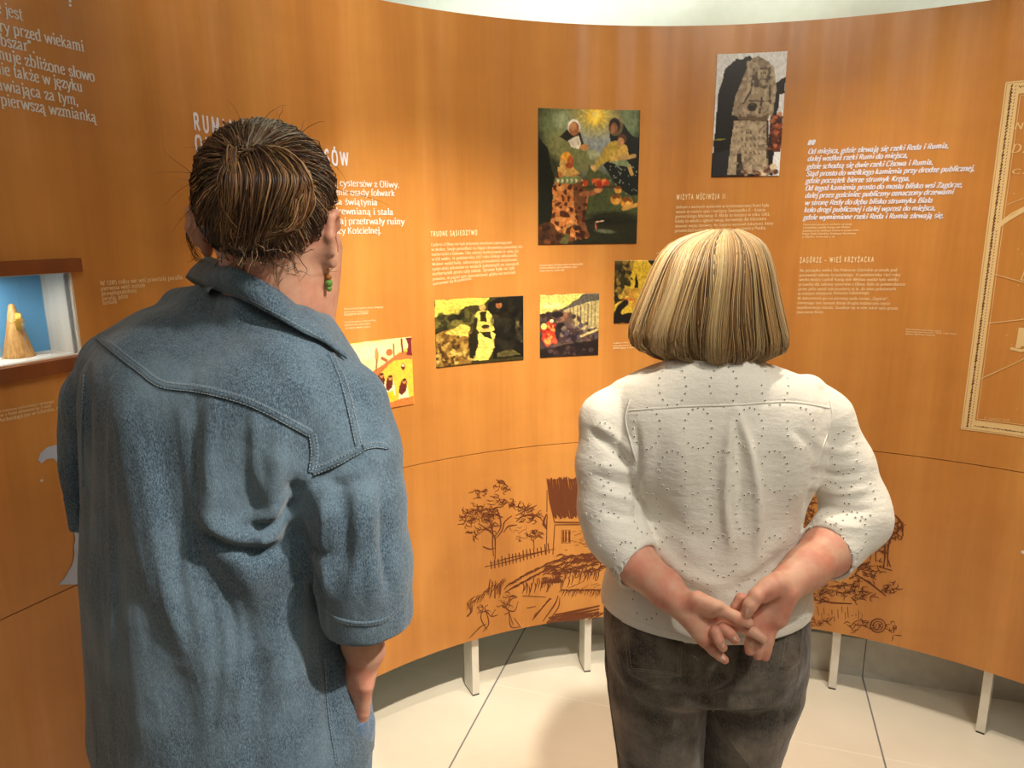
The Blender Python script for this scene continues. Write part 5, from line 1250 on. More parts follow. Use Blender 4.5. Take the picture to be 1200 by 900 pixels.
# blouse
YB = 1.245
rows = rows_px([(424, 780, 892, YB+.01, .062, 0), (434, 752, 922, YB+.005, .078, 0), (446, 728, 948, YB, .088, 0), (470, 716, 968, YB, .103, 0), (505, 727, 965, YB, .116, 0), (545, 738, 961, YB, .122, 0), (590, 742, 940, YB, .124, 0), (630, 728, 934, YB, .126, 0), (665, 712, 944, YB+.002, .134, 0), (700, 704, 949, YB+.005, .146, 0), (735, 701, 951, YB+.008, .150, 0), (765, 700, 952, YB+.008, .150, 0)])
zs = at(703, 704, YB)[2]; zb = at(835, 757, YB-.14)[2]
hem = lambda x, y, z: (zs+(y-YB)*(zs-zb)/.14-z)*.97
f = Field((at(660, 560, 1.2)[0]-.02, 1.02, .82), (at(1060, 600, 1.2)[0]+.02, 1.46, 1.42), .0036)
f.loft(rows, .01, cut=hem)
f.ell(at(775, 520, YB-.045), (.075, .06, .10), .04); f.ell(at(905, 520, YB-.045), (.075, .06, .10), .04); f.ell(at(833, 440, YB-.035), (.09, .05, .04), .04)
f.ell(at(780, 560, YB+.13), (.07, .06, .07), .05); f.ell(at(890, 560, YB+.13), (.07, .06, .07), .05)
SLV = [at(735, 466, YB), at(715, 492, YB-.005), at(712, 545, 1.225), at(714, 595, 1.205), at(722, 622, 1.19), at(750, 665, 1.152)]
fs = Field(f.lo, f.lo+f.h*(f.n-1.5), f.h)
fs.chain(SLV, [.036, .052, .0545, .054, .054, .047], .016)
SRV = [at(945, 462, YB), at(962, 490, YB-.005), at(985, 545, 1.225), at(1001, 590, 1.205), at(1004, 608, 1.19), at(967, 649, 1.152)]
fs.chain(SRV, [.036, .052, .054, .0545, .055, .050], .016)
for a, b_, r in ((LA[2], LA[3], .0405), (RA[2], RA[3], .0445)):
    a, b_ = np.array(a), np.array(b_); d = (b_-a)/np.linalg.norm(b_-a)
    w = fs.win(a-.10, a+.10, 0); x, y, z = fs.grid(w)
    ax_ = (x-a[0])*d[0]+(y-a[1])*d[1]+(z-a[2])*d[2]; rad = np.sqrt((x-a[0])**2+(y-a[1])**2+(z-a[2])**2)
    cutp = np.where(rad < .095, ax_-.004, -1); fs.D[w] = np.maximum(fs.D[w], cutp.astype(np.float32))
    fs.cone(a-d*.03, a+d*.1, r, r, .001, True)
f.put(tuple(slice(0, n) for n in f.n), fs.D, .005)
V, F = f.mesh(); V = relax(V, F, 2, .5)
FW = [([(860, 478), (853, 530), (850, 585), (855, 640)], .008, 3.5), ([(863, 478), (880, 535), (888, 590), (886, 650)], .009, 3.5), ([(862, 490), (868, 560), (870, 620)], -.006, 5), ([(838, 500), (836, 580), (842, 660)], -.004, 8), ([(905, 520), (908, 590), (900, 640)], -.004, 8),
      ([(800, 500), (800, 580), (815, 670)], .004, 9), ([(775, 500), (768, 580), (780, 640)], -.004, 8), ([(925, 500), (935, 540), (930, 600)], .004, 7), ([(745, 500), (748, 540), (746, 580), (750, 620)], -.006, 3), ([(957, 545), (951, 575), (944, 600)], -.005, 3),
      ([(700, 498), (720, 510), (742, 532)], .005, 4), ([(690, 505), (712, 522), (738, 545)], -.005, 4), ([(700, 545), (725, 550), (744, 556)], .004, 4), ([(695, 558), (722, 566), (746, 572)], -.004, 3.5), ([(698, 575), (725, 582), (748, 590)], .004, 4), ([(705, 598), (728, 604), (750, 606)], -.004, 4),
      ([(955, 552), (985, 558), (1010, 552)], -.004, 3.5), ([(950, 570), (985, 578), (1018, 572)], .0045, 4), ([(950, 588), (990, 598), (1020, 598)], -.005, 4), ([(948, 604), (990, 616), (1012, 618)], .004, 4), ([(960, 520), (980, 530), (1000, 528)], .003, 4), ([(952, 620), (975, 628), (1000, 636)], -.003, 4),
      ([(770, 640), (800, 672), (850, 690)], .005, 7), ([(920, 620), (900, 650), (860, 680)], .005, 7), ([(765, 655), (800, 688), (840, 706)], -.005, 6), ([(915, 650), (890, 672), (850, 695)], -.004, 6), ([(930, 505), (950, 520), (958, 540)], -.004, 4), ([(750, 600), (790, 610), (830, 640)], -.003, 8), ([(735, 482), (800, 477), (862, 475), (925, 471), (972, 478)], -.002, 2.2)]
V = folds(V, F, FW)
blouse = put('blouse', V, F, M_cotton, woman); bb = bvh_of(V, F)
sv, sf = [], []
strip(bb, [(738, 481), (800, 476.5), (862, 474.5), (925, 471), (972, 478)], .004, .0012, sv, sf)
put('yoke_seam', sv, sf, M_cotton, woman, True, blouse)
for pts in ([(738, 468), (733, 490), (738, 515), (745, 540)], [(972, 468), (975, 490), (966, 520), (957, 548)]):
    sv, sf = [], []; strip(bb, pts, .004, .001, sv, sf); put('armhole_seam', sv, sf, M_cotton, woman, True, blouse)
for pts in ([(700, 693), (705, 704), (735, 725), (775, 741), (820, 752), (865, 752), (905, 740), (940, 722), (950, 705)],):
    sv, sf = [], []; strip(bb, [(x, y-4) for x, y in pts], .003, .0008, sv, sf); put('hem', sv, sf, M_cotton, woman, True, blouse)
# eyelets: worked holes in rings
ev, ef, em = [], [], []
def eyelet(px, py):
    p, n_ = hit(bb, px, py)
    if p is None or n_.dot(Vector(CAMP)-p) <= .25*(Vector(CAMP)-p).length: return
    a = n_.orthogonal().normalized(); c_ = n_.cross(a); base = len(ev)
    for r, o2 in ((.0028, .0002), (.0021, .0011), (.0014, .0009), (.0014, .0004)):
        for k in range(7): w_ = 6.2832*k/7; ev.append(tuple(p+(a*math.cos(w_)+c_*math.sin(w_))*r+n_*o2))
    for l in range(3):
        for k in range(7): ef.append((base+l*7+k, base+l*7+(k+1) % 7, base+l*7+7+(k+1) % 7, base+l*7+7+k)); em.append(0)
    ef.append(tuple(base+21+k for k in range(7))); em.append(1)
er = random.Random(11)
def ring_of(cx, cy, rx, ry, n=20, keep=.92, rot=0):
    for k in range(n):
        if er.random() > keep: continue
        a = 6.2832*k/n; x, y = rx*math.cos(a), ry*math.sin(a); eyelet(cx+x*math.cos(rot)-y*math.sin(rot)+er.uniform(-.4, .4), cy+x*math.sin(rot)+y*math.cos(rot)+er.uniform(-.6, .6))
for j in range(7):
    for i in range(-1, 5):
        cx = 788+60*i+(30 if j % 2 else 0); cy = 452+50*j
        if 735 < cx < 965 and cy < 750: ring_of(cx, cy, 16, 24, 16)
for q in ((705, 520), (694, 580), (728, 560), (715, 625), (735, 660), (990, 530), (1010, 585), (975, 590), (1000, 625), (965, 625)): ring_of(*q, 15, 25, 15, .85)
eo = put('eyelet_embroidery', ev, ef, [M_cotton, M_hole_shade], woman, False, blouse)
eo.data.polygons.foreach_set('material_index', em); eo.data.update(); eo['kind'] = 'stuff'
# jeans
YJ = 1.26
rows = rows_px([(690, 712, 942, YJ, .126, 0), (715, 708, 945, YJ, .136, 0), (745, 708, 945, YJ, .145, 0), (772, 710, 942, YJ, .144, 0), (784, 714, 936, YJ, .122, 0), (794, 726, 922, YJ, .092, 0), (800, 750, 898, YJ, .06, 0)])
f = Field((at(690, 740, 1.26)[0]-.06, 1.04, .05), (at(960, 740, 1.26)[0]+.06, 1.45, 1.04), .0042)
fl = Field(f.lo, f.lo+f.h*(f.n-1.5), f.h)
f.loft(rows, .01)
f.ell(at(768, 765, YJ-.07), (.080, .075, .080), .03); f.ell(at(888, 763, YJ-.07), (.077, .075, .080), .03)
for (l, r), K_ in (((713, 823), kl), ((823, 925), kr)):
    pts = []
    for py, q in ((795, 0), (850, .5), (900, 1)):
        L_ = {0: (713, 822), .5: (718, 823), 1: (724, 823)}[q] if K_ is kl else {0: (824, 932), .5: (824, 919), 1: (825, 909)}[q]
        A, B_ = at(L_[0], py, YJ), at(L_[1], py, YJ); pts.append(((A+B_)/2, (B_[0]-A[0])/2-.001))
    P = [p for p, _ in pts]+[np.array(K_), np.array((K_[0], 1.255, .26)), np.array((K_[0], 1.25, .07))]
    P[0] = P[0]+(0, -.022, 0); P[1] = P[1]+(0, -.012, 0)
    fl.chain(P, [pts[0][1]+.006, pts[1][1], pts[2][1], .060, .056, .055], .005)
f.put(tuple(slice(0, n) for n in f.n), fl.D, .028)
V, F = f.mesh(); V = relax(V, F, 2, .5)
V = folds(V, F, [([(869, 755), (866, 780), (858, 802), (832, 815)], -.006, 4), ([(725, 790), (770, 812), (815, 818), (832, 812)], -.006, 5), ([(840, 815), (880, 818), (925, 805)], -.006, 4.5), ([(735, 806), (780, 826), (820, 832)], .004, 4), ([(850, 826), (890, 828), (918, 818)], .004, 4), ([(823, 820), (823, 860), (824, 900)], -.004, 3),
                 ([(720, 770), (740, 800), (770, 820)], -.004, 4), ([(838, 835), (860, 870), (885, 900)], .0035, 3), ([(930, 770), (905, 795), (870, 812)], -.003, 4), ([(728, 860), (735, 890), (745, 920)], .003, 4), ([(770, 830), (800, 838), (822, 834)], -.003, 3)])
jeans = put('jeans', V, F, M_jeans, woman); jb = bvh_of(V, F)
sv, sf = [], []
strip(jb, [(871, 750), (868, 775), (860, 800), (832, 813)], .006, .0016, sv, sf); put('centre_seam', sv, sf, M_jeans, woman, True, jeans)
for pts in ([(709, 745), (712, 790), (716, 830), (722, 870), (728, 905)], [(832, 825), (852, 862), (880, 900)]):
    sv, sf = [], []; strip(jb, pts, .005, .0015, sv, sf); put('leg_seam', sv, sf, M_jeans, woman, True, jeans)
def pocket(corners, root, bvh, mat, parent, stitch):
    tl, tr, br, bl = [np.array(c_, float) for c_ in corners]; V, F = [], []; n = 12
    for i in range(n):
        for j in range(n):
            u, v = i/(n-1), j/(n-1); dip = np.array((0, 6*(1-abs(2*u-1))*v*v)); p, n_ = hit(bvh, *((tl*(1-u)+tr*u)*(1-v)+(bl*(1-u)+br*u)*v+dip))
            V.append(tuple(p+n_*(.0042 if 0 < i < n-1 and 0 < j < n-1 else .0006)))
    for i in range(n-1):
        for j in range(n-1): F.append((i*n+j, i*n+j+1, i*n+n+j+1, i*n+n+j))
    o = put('pocket', V, F, mat, root, True, parent); tv, tf = [], []; nb_ = bvh_of(np.array(V), np.array(F)); c0 = (tl+tr+br+bl)/4
    ins = [c0+(q-c0)*.93 for q in (tl, tr, br, bl)]; ins2 = [c0+(q-c0)*.84 for q in (tl, tr, br, bl)]
    for I in (ins, ins2):
        for a, b_ in ((1, 2), (2, 3), (3, 0)): stitches(nb_, [I[a], I[b_]], .0036, .0024, .0008, tv, tf, 0, .0005)
    put('stitching', tv, tf, stitch, root, False, o)
M_stitch_grey, *_ = nmat('grey_thread', srgb(150, 140, 126), .8)
pocket([(729, 728), (801, 757), (799, 793), (735, 786)], woman, jb, M_jeans, jeans, M_stitch_grey)
pocket([(921, 740), (942, 730), (938, 776), (914, 784)], woman, jb, M_jeans, jeans, M_stitch_grey)
shoe('shoe', kl[:2], .1, M_shoe, woman); shoe('shoe', kr[:2], -.1, M_shoe, woman)
# glasses temple and rims
M_frame, *_ = nmat('dark_glasses_frame', srgb(48, 36, 30), .35)
gl = MB()
for s_ in (-1, 1):
    gl.tube([Tw(.078*s_, .0, .012), Tw(.078*s_, .05, .014), Tw(.068*s_, .102, .012)], .0016, 6)
    gl.tube([Tw(.034*s_+.026*math.cos(a), .112, .006+.019*math.sin(a)) for a in np.linspace(0, 6.2832, 17)], .0014, 6, False)
gl.tube([Tw(-.009, .114, .009), Tw(0, .117, .011), Tw(.009, .114, .009)], .0014, 6)
put('glasses', gl.v, gl.f, M_frame, woman)
# blonde bob
YH = 1.272
HR = [(268.5, 845, 851, .006), (271, 826, 868, .03), (276, 808, 878, .052), (286, 788, 890, .078), (300, 776, 896, .095), (320, 766, 901, .106), (345, 756, 906, .112), (372, 746, 912, .116), (392, 742, 916.5, .116), (404, 745, 916, .112), (414, 757, 903, .104), (424, 790, 880, .088), (428, 810, 862, .08)]
hrows = rows_px([(py, l, r, YH+.004*(1 if py < 300 else 0), b_, -.0) for py, l, r, b_ in HR])
hr = np.array(sorted(hrows)); hz = hr[:, 0]
def bob(phi, z, push=0.0):
    """a point on the bob: phi 0 = nape side facing the camera"""
    q = [smooth_interp(np.atleast_1d(z), hz, hr[:, i]) for i in range(1, 5)]
    return np.stack([q[0]+(q[2]+push)*np.sin(phi), q[1]-(q[3]+push)*np.cos(phi), np.atleast_1d(z)], -1)
f = Field((at(720, 380, 1.2)[0], 1.10, 1.36), (at(940, 380, 1.2)[0], 1.46, 1.64), .004)
f.loft([(r_[0], r_[1], r_[2], r_[3]-.007, r_[4]-.007, 0) for r_ in hrows], .005)
f.ell(HC+Rw@np.array((0, .085, -.03)), (.055, .05, .082), .01, Rw, True)       # the face stays free
V, F = f.mesh(); V = relax(V, F, 1, .4)
xh, yh = seen(V); base_c = np.tile(np.array((118., 88., 54.)), (len(V), 1))
hair = put('hair', V, F, M_hair, woman, True, None, lin(base_c))
st = Strands(); nclump = 46; crown = bob(np.array([0.3]), hz[-1]-.012)[0]
clump_col = {}
BL = [(200, 171, 126), (188, 156, 106), (214, 189, 148), (172, 138, 92), (196, 165, 118), (156, 122, 78), (208, 182, 138)]; BD = [(112, 82, 50), (132, 98, 60), (92, 66, 40), (168, 132, 84)]
for k in range(5200):
    phi = rng.uniform(-2.35, 2.35); cl = int((phi+3.2)/.12+rng.normal(0, .3)); cr_ = random.Random(cl*7+3)
    dark = math.exp(-((phi+.05)/.42)**2)*.42+.14+.22*math.exp(-((phi+.75)/.12)**2)+.2*math.exp(-((phi-.6)/.1)**2)
    t = np.linspace(0, 1, 15); zt = hz[-1]-.0008; zb_ = hz[0]+.006+.010*abs(phi)/2+rng.uniform(-.006, .014)
    z = zt+(zb_-zt)*t**1.7; ph = phi+(.07*np.sin(t*3+cl)+.05*np.sin(t*5+cl*2.3))*t
    push = .0015+rng.uniform(-.002, .003)+(.0065*math.sin(cl*2.1)+.007*(cr_.random()-.5))*t
    if k > 4000: push = rng.uniform(-.006, -.001)*np.ones(15)
    push = push-.010*np.clip((t-.9)/.1, 0, 1)**2
    P = np.concatenate([bob(np.array([ph[i]]), z[i], push[i] if np.ndim(push) else push) for i in range(15)])
    col = hairmix(BD, cr_.randrange(9)) if (cr_.random()*.5+rng.random()*.5) < dark else hairmix(BL, cr_.randrange(9)+rng.integers(2))
    st.add(P, rng.uniform(.0006, .0012), col)
st.build('hair_strands', hair, woman)
# ------------------------------------------------------------------ the visitor in the denim shirt
YAW = -.42
mr = at(262, 620, .97); man = empty('person', (float(mr[0]), .97, 0))
tag(man, 'person in oversized blue denim shirt with messy brown bun, hand in pocket', 'person')
HM = at(322, 262, .945)                 # ear-level centre of the head
f = Field((-.62, .60, 0), (-.08, 1.30, 1.76), .0046)
f2 = Field((HM[0]-.14, HM[1]-.16, HM[2]-.26), (HM[0]+.16, HM[1]+.18, HM[2]+.16), .0026)
for ff in (f2,):
    Tm, Rm = face_parts(ff, HM, -.20, .93)
    ear(ff, at(385, 279, .915), Rm, 1, 1.08); ff.cone(at(366, 278, .935), at(381, 279, .922), .016, .010, .008); ear(ff, at(240, 269, .940), Rm, -1, 1.05); ff.cone(at(264, 269, .945), at(246, 269, .942), .016, .010, .008)
    ff.chain([HM+(.0, -.035, -.02), at(322, 340, .938), at(320, 410, .985)], [.060, .057, .060], .03)
    ff.chain([HM+(.02, .03, -.06), at(342, 400, .975)], [.05, .052], .03)
head = f2.mesh(); head = (relax(*head, 1, .4), head[1])
nk = at(318, 400, .955); SLm, SRm = at(135, 440, 1.03), at(398, 500, .90); pelm = np.array((mr[0], .98, .88))
f.chain([nk, np.array((mr[0], .97, 1.22)), pelm], [.07, .11, .13], .05); f.chain([SLm, nk+(0, 0, -.04), SRm], [.05, .08, .05], .03)
f.chain([SLm, at(118, 590, 1.07), at(170, 700, 1.17)], [.045, .038, .03], .02)
km = [np.array((mr[0]-.10, .99, .46)), np.array((mr[0]+.10, .95, .46))]
for K_ in km:
    f.chain([np.array((K_[0]*.8+mr[0]*.2, .97, .86)), K_, K_+(0, -.02, -.38)], [.085, .056, .036], .03); f.cone(K_+(0, -.02, -.40), K_+(.05, .11, -.43), .034, .026, .02)
trunk = f.mesh(); trunk = (relax(*trunk, 1, .3), trunk[1])
# right forearm and hand slipping into the pocket
f = Field((-.32, .70, .80), (-.06, 1.02, 1.28), .0024)
RAm = [SRm, at(425, 640, .86), at(420, 725, .885), at(424, 752, .893), at(431, 763, .897)]
f.chain(RAm, [.046, .040, .030, .0255, .0235], .012)
f.cone(at(426, 757, .895), at(420, 795, .905), .0215, .019, .012); f.cone(at(432, 764, .898), at(426, 800, .90), .017, .014, .010)
kn = [(at(413, 800, .905), at(411, 835, .915), at(409, 862, .925)), (at(418, 806, .898), at(416, 842, .908), at(413, 870, .918)), (at(424, 806, .892), at(421, 842, .902), at(418, 868, .912)), (at(429, 803, .887), at(426, 834, .897), at(423, 856, .907))]
for q in kn: f.cone(at(427, 762, .897), q[0], .013, .0105, .008); f.chain(q, [.0100, .009, .0075], .003)
f.chain([at(420, 775, .915), at(412, 800, .93), at(408, 822, .935)], [.013, .0105, .0085], .006)
handm = f.mesh(); handm = (relax(*handm, 1, .4), handm[1])
V, F = joined([trunk, head, handm]); bodym = put('body', V, F, M_skin, man)
# shirt
YS = .975
rows = rows_px([(352, 225, 365, .965, .055, YAW), (360, 190, 382, .97, .070, YAW), (376, 148, 400, .975, .090, YAW), (398, 115, 414, YS, .115, YAW), (430, 98, 428, YS, .146, YAW), (470, 94, 436, YS, .158, YAW), (530, 94, 440, YS, .162, YAW), (600, 95, 434, YS, .162, YAW), (670, 97, 412, YS, .160, YAW), (740, 98, 422, YS, .160, YAW), (800, 98, 438, YS, .163, YAW), (860, 96, 446, YS, .167, YAW), (905, 95, 448, YS, .170, YAW), (990, 94, 450, YS, .172, YAW)])
# the left shoulder sits higher than the right
zsh = at(410, 896, .90)[2]
f = Field((-.66, .62, .70), (-.06, 1.30, 1.56), .0040)
f.loft(rows, .01, zlo=None, cut=lambda x, y, z: (zsh+(y-.90)*.12-z)*.97)
f.ell(at(200, 470, .93), (.09, .08, .11), .05); f.ell(at(330, 490, .87), (.08, .065, .11), .05)
f.chain([at(185, 398, 1.0), at(140, 430, 1.02)], [.045, .052], .03); f.chain([at(345, 440, .92), at(396, 480, .90)], [.045, .055], .03)
f.cone(at(380, 450, .95), at(400, 500, .96), .040, .045, .03); f.cone(at(400, 500, .96), at(404, 600, .98), .045, .05, .03)
f.chain([at(212, 360, 1.03), at(255, 362, .950), at(300, 368, .908), at(350, 390, .893)], [.028, .034, .036, .034], .02)
LSV = [at(140, 432, 1.02), at(124, 470, 1.03), at(114, 540, 1.045), at(110, 598, 1.055)]
RSV = [at(402, 478, .905), at(406, 530, .885), at(413, 590, .868), at(424, 660, .862), at(430, 715, .868)]
fs = Field(f.lo, f.lo+f.h*(f.n-1.5), f.h)
fs.chain(LSV, [.050, .057, .058, .060], .010)
fs.chain(RSV, [.060, .068, .066, .063, .061], .014)
for a, d, r in ((at(110, 598, 1.055), LSV[-1]-LSV[-2], .052), (at(430, 722, .869), RSV[-1]-RSV[-2]+np.array((0, -.004, 0)), .054)):
    d = d/np.linalg.norm(d); w = fs.win(a-.13, a+.13, 0); x, y, z = fs.grid(w)
    ax_ = (x-a[0])*d[0]+(y-a[1])*d[1]+(z-a[2])*d[2]; rr_ = np.sqrt((x-a[0]-ax_*d[0])**2+(y-a[1]-ax_*d[1])**2+(z-a[2]-ax_*d[2])**2)
    if r > .053:
        rad = np.sqrt((x-a[0])**2+(y-a[1])**2+(z-a[2])**2); keep = rad < .12
        fs.D[w] = np.maximum(fs.D[w], np.where(keep & (ax_ < .12), np.minimum(ax_-.008, .03), -1).astype(np.float32)); fs.cone(a-d*.045, a+d*.1, r, r, .001, True)
    else:
        m_ = rr_ < .08; fs.D[w] = np.maximum(fs.D[w], np.where(m_, np.minimum(ax_-.006, .03), -1).astype(np.float32))
f.put(tuple(slice(0, n) for n in f.n), fs.D, .012)
V, F = f.mesh(); V = relax(V, F, 2, .5)
FM = [([(346, 575), (320, 598), (288, 610)], .006, 3.5), ([(348, 592), (322, 612), (296, 618)], -.006, 3), ([(349, 602), (326, 624), (300, 634)], .005, 3.5), ([(130, 500), (127, 640), (132, 820)], .004, 4), ([(170, 520), (190, 640), (218, 760)], .004, 5), ([(182, 520), (203, 640), (228, 750)], -.004, 4), ([(385, 570), (378, 640), (384, 705)], .004, 4), ([(445, 560), (449, 640), (455, 690)], -.004, 4), ([(415, 560), (418, 640), (410, 700)], .004, 5), ([(360, 660), (350, 720), (356, 800)], .005, 5), ([(270, 690), (285, 750), (280, 840)], .004, 5), ([(240, 690), (255, 760), (250, 850)], -.004, 5), ([(300, 480), (296, 530), (305, 575)], .004, 5), ([(250, 462), (245, 530), (250, 580)], .004, 6), ([(228, 462), (225, 530), (235, 600)], -.004, 6), ([(375, 560), (400, 570), (425, 560)], -.003, 4), ([(150, 440), (155, 540), (180, 660), (235, 780)], .011, 18), ([(195, 500), (205, 580), (230, 660), (275, 720), (290, 780)], -.010, 13), ([(245, 560), (250, 610), (285, 655), (300, 700)], .009, 13), ([(115, 470), (120, 600), (130, 760)], -.006, 14), ([(100, 430), (97, 520), (98, 610)], -.008, 4),
      ([(345, 562), (338, 600), (335, 640)], -.012, 7), ([(330, 520), (322, 570), (318, 620)], .009, 10), ([(235, 622), (270, 640), (310, 648), (345, 636)], -.011, 6), ([(240, 605), (280, 625), (325, 628)], .009, 8), ([(352, 610), (355, 650), (368, 690), (380, 730)], -.010, 5), ([(345, 700), (330, 750), (335, 820)], .007, 14), ([(300, 760), (300, 830), (295, 900)], -.006, 14), ([(375, 740), (385, 800), (390, 880)], -.007, 6),
      ([(290, 500), (285, 560), (300, 610)], -.006, 12), ([(350, 555), (372, 575), (385, 615)], .006, 9), ([(395, 560), (405, 620), (400, 680)], -.006, 8), ([(430, 560), (432, 630), (440, 700)], .006, 9), ([(456, 600), (452, 650), (458, 700)], -.006, 6), ([(250, 380), (300, 420), (330, 450)], -.004, 14), ([(340, 440), (365, 470), (380, 510)], .005, 12), ([(200, 780), (215, 830), (225, 900)], -.006, 14), ([(150, 700), (165, 790), (170, 880)], .006, 15), ([(345, 575), (390, 552), (425, 530)], -.004, 4), ([(362, 640), (372, 650), (384, 648)], -.006, 4)]
V = folds(V, F, FM)
shirt = put('shirt', V, F, M_denim, man); sb = bvh_of(V, F)
def seam(name, pts, wd=.011, two=True):
    sv, sf = [], []; strip(sb, pts, wd, .0012 if 'cuff' in name else .0020, sv, sf)
    if not sv: return
    o = put(name, sv, sf, M_denim, man, True, shirt); o2b = bvh_of(np.array(sv), np.array(sf)); tv, tf = [], []
    stitches(o2b, pts, .0042, .003, .0006, tv, tf, wd*.36); 
    if two: stitches(o2b, pts, .0042, .003, .0006, tv, tf, -wd*.30)
    if tv: put('stitching', tv, tf, M_thread, man, False, o)
seam('yoke_seam', [(104, 384), (133, 408), (165, 433), (190, 450), (235, 456), (280, 467), (310, 479), (340, 495), (364, 508)])
seam('armhole_seam', [(366, 508), (369, 530), (366, 553)]); seam('armhole_seam', [(366, 553), (395, 541), (424, 525)])
seam('shoulder_seam', [(388, 414), (402, 445), (412, 482), (421, 522)])
seam('pocket_seam', [(425, 524), (440, 521), (455, 523)], .009)
seam('side_seam', [(382, 770), (386, 830), (396, 896)], .006, False)
seam('cuff_hem', [(380, 716), (400, 727), (430, 731), (455, 724), (476, 702)], .007)
seam('cuff_hem', [(66, 576), (80, 588), (94, 595)], .007)
seam('left_armhole_seam', [(100, 440), (97, 500), (98, 570)], .006, False)
# collar
ct = [(262, 330, 1.10), (240, 301, 1.035), (265, 312, .945), (295, 324, .900), (324, 339, .880), (350, 359, .884), (372, 379, .91), (392, 401, .955)]
cb = [(244, 345, 1.115), (217, 325, 1.045), (236, 334, .930), (280, 350, .868), (317, 369, .848), (353, 389, .852), (380, 402, .885), (407, 421, .945)]
def ahead(q, e):
    r = []
    for x, y, Y in q:
        Ym = Y
        for bv in (sb, neckb):
            p, n_ = hit(bv, x, y)
            if p is not None and p.y < Y+.06: Ym = min(Ym, p.y-e)
        r.append((x, y, Ym))
    return r
neckb = bvh_of(*head)
ct = ahead(ct, .004); cb = ahead(cb, .010)
def spl3(q): return np.array(spline([at(*p) for p in q], 6))
A, B_ = spl3(ct), spl3(cb); V, F = [], []; n = len(A); R5 = 6
cen = at(318, 365, .97)
for i in range(n):
    mid = (A[i]+B_[i])/2; out = mid-cen; out[2] = 0; out /= np.linalg.norm(out); inn = A[i]-out*.010+np.array((0, 0, -.004)); low = A[i]-out*.014+np.array((0, 0, -.035))
    col_ = [A[i]+(B_[i]-A[i])*t+out*.006*math.sin(math.pi*t) for t in np.linspace(0, 1, R5)]
    back = [B_[i]-out*.005+np.array((0, 0, .001))]
    V += [tuple(p) for p in [low, inn, (A[i]+inn)/2+np.array((0, 0, .003))]+col_+back]
w_ = R5+4
for i in range(n-1):
    for j in range(w_-1): F.append((i*w_+j, i*w_+j+1, i*w_+w_+j+1, i*w_+w_+j))
co_ = put('collar', V, F, M_denim, man, True, shirt)
cbv = bvh_of(np.array(V), np.array(F)); tv, tf = [], []
stitches(cbv, [(222, 322), (240, 330), (282, 346), (318, 364), (354, 384), (380, 398)], .0042, .003, .0006, tv, tf)
if tv: put('stitching', tv, tf, M_thread, man, False, co_)
# jeans below the shirt
f = Field((-.62, .70, .04), (-.06, 1.20, 1.02), .0055)
f.chain([np.array((mr[0], .975, .96)), np.array((mr[0], .975, .84))], [.118, .125], .03)
for K_ in km: f.chain([np.array((K_[0], K_[1]-.01, .84)), K_, np.array((K_[0], K_[1]-.02, .08))], [.098, .072, .068], .03)
V, F = f.mesh(); V = relax(V, F, 2, .5); jm = put('jeans', V, F, M_denim_dark, man)
f = Field((-.26, .80, .72), (-.08, 1.02, .92), .003)
f.chain([at(404, 800, .935), at(411, 850, .925), at(408, 905, .93)], [.030, .033, .035], .01); f.cone(at(424, 806, .898), at(416, 850, .905), .012, .020, .01)
V, F = f.mesh(); V = relax(V, F, 1, .5); put('pocket', V, F, M_denim_dark, man, True, jm)
shoe('shoe', (km[0][0], km[0][1]), -.35, M_shoe, man); shoe('shoe', (km[1][0], km[1][1]), -.45, M_shoe, man)
# earring with beads
er0 = at(383, 309, .925); e_ = MB(); e_.tube([er0+(0, 0, .006), er0+(.001, 0, -.004), er0+(.001, 0, -.012)], .0006, 6)
eg = put('earring', e_.v, e_.f, M_gold, man)
M_bead, *_ = nmat('green_glass_bead', srgb(96, 138, 60), .15); M_amber, *_ = nmat('amber_bead', srgb(150, 92, 36), .2)
for dz, r_, mt in ((-.017, .0042, M_amber), (-.0245, .0050, M_bead), (-.0315, .0036, M_bead)):
    s_ = MB(); s_.lathe([(.0004, -r_)]+[(r_*math.cos(a), r_*math.sin(a)) for a in np.linspace(-1.2, 1.2, 7)]+[(.0004, r_)], 12, tuple(er0+(.001, 0, dz))); put('bead', s_.v, s_.f, mt, man, True, eg)
# hair: cap, swept strands, folded ponytail, flyaways
f = Field((HM[0]-.14, HM[1]-.19, HM[2]-.09), (HM[0]+.14, HM[1]+.16, HM[2]+.18), .0035)
HCc = at(314, 222, .925)
f.ell(HCc, (.0715, .090, .074), .01, Rm); f.ell(at(303, 258, .875), (.056, .045, .045), .03)
f.ell(at(348, 252, .885), (.026, .03, .024), .02); f.ell(at(268, 258, .92), (.020, .03, .030), .02)
f.ell(HM+Rm@np.array((0, .10, -.045)), (.072, .085, .095), .008, Rm, True)
capV, capF = f.mesh(); capV = relax(capV, capF, 1, .4); cap_b = bvh_of(capV, capF)
DK = [(72, 52, 36), (92, 68, 48), (56, 41, 30), (112, 84, 60), (80, 58, 42)]; LT = [(150, 110, 72), (128, 92, 60), (172, 134, 92), (104, 74, 50)]; GR = [(150, 134, 112), (170, 156, 134), (120, 102, 82)]
hairm = put('hair', capV, capF, M_hair, man, True, None, lin(np.tile(np.array((50., 36., 26.)), (len(capV), 1))))
sm_ = Strands(); knot, kn_n = hit(cap_b, 292, 192); knot = np.array(knot)+np.array((0, -.012, .004))
cN = vnormals(capV, capF)
pick = rng.choice(len(capV), 3200)
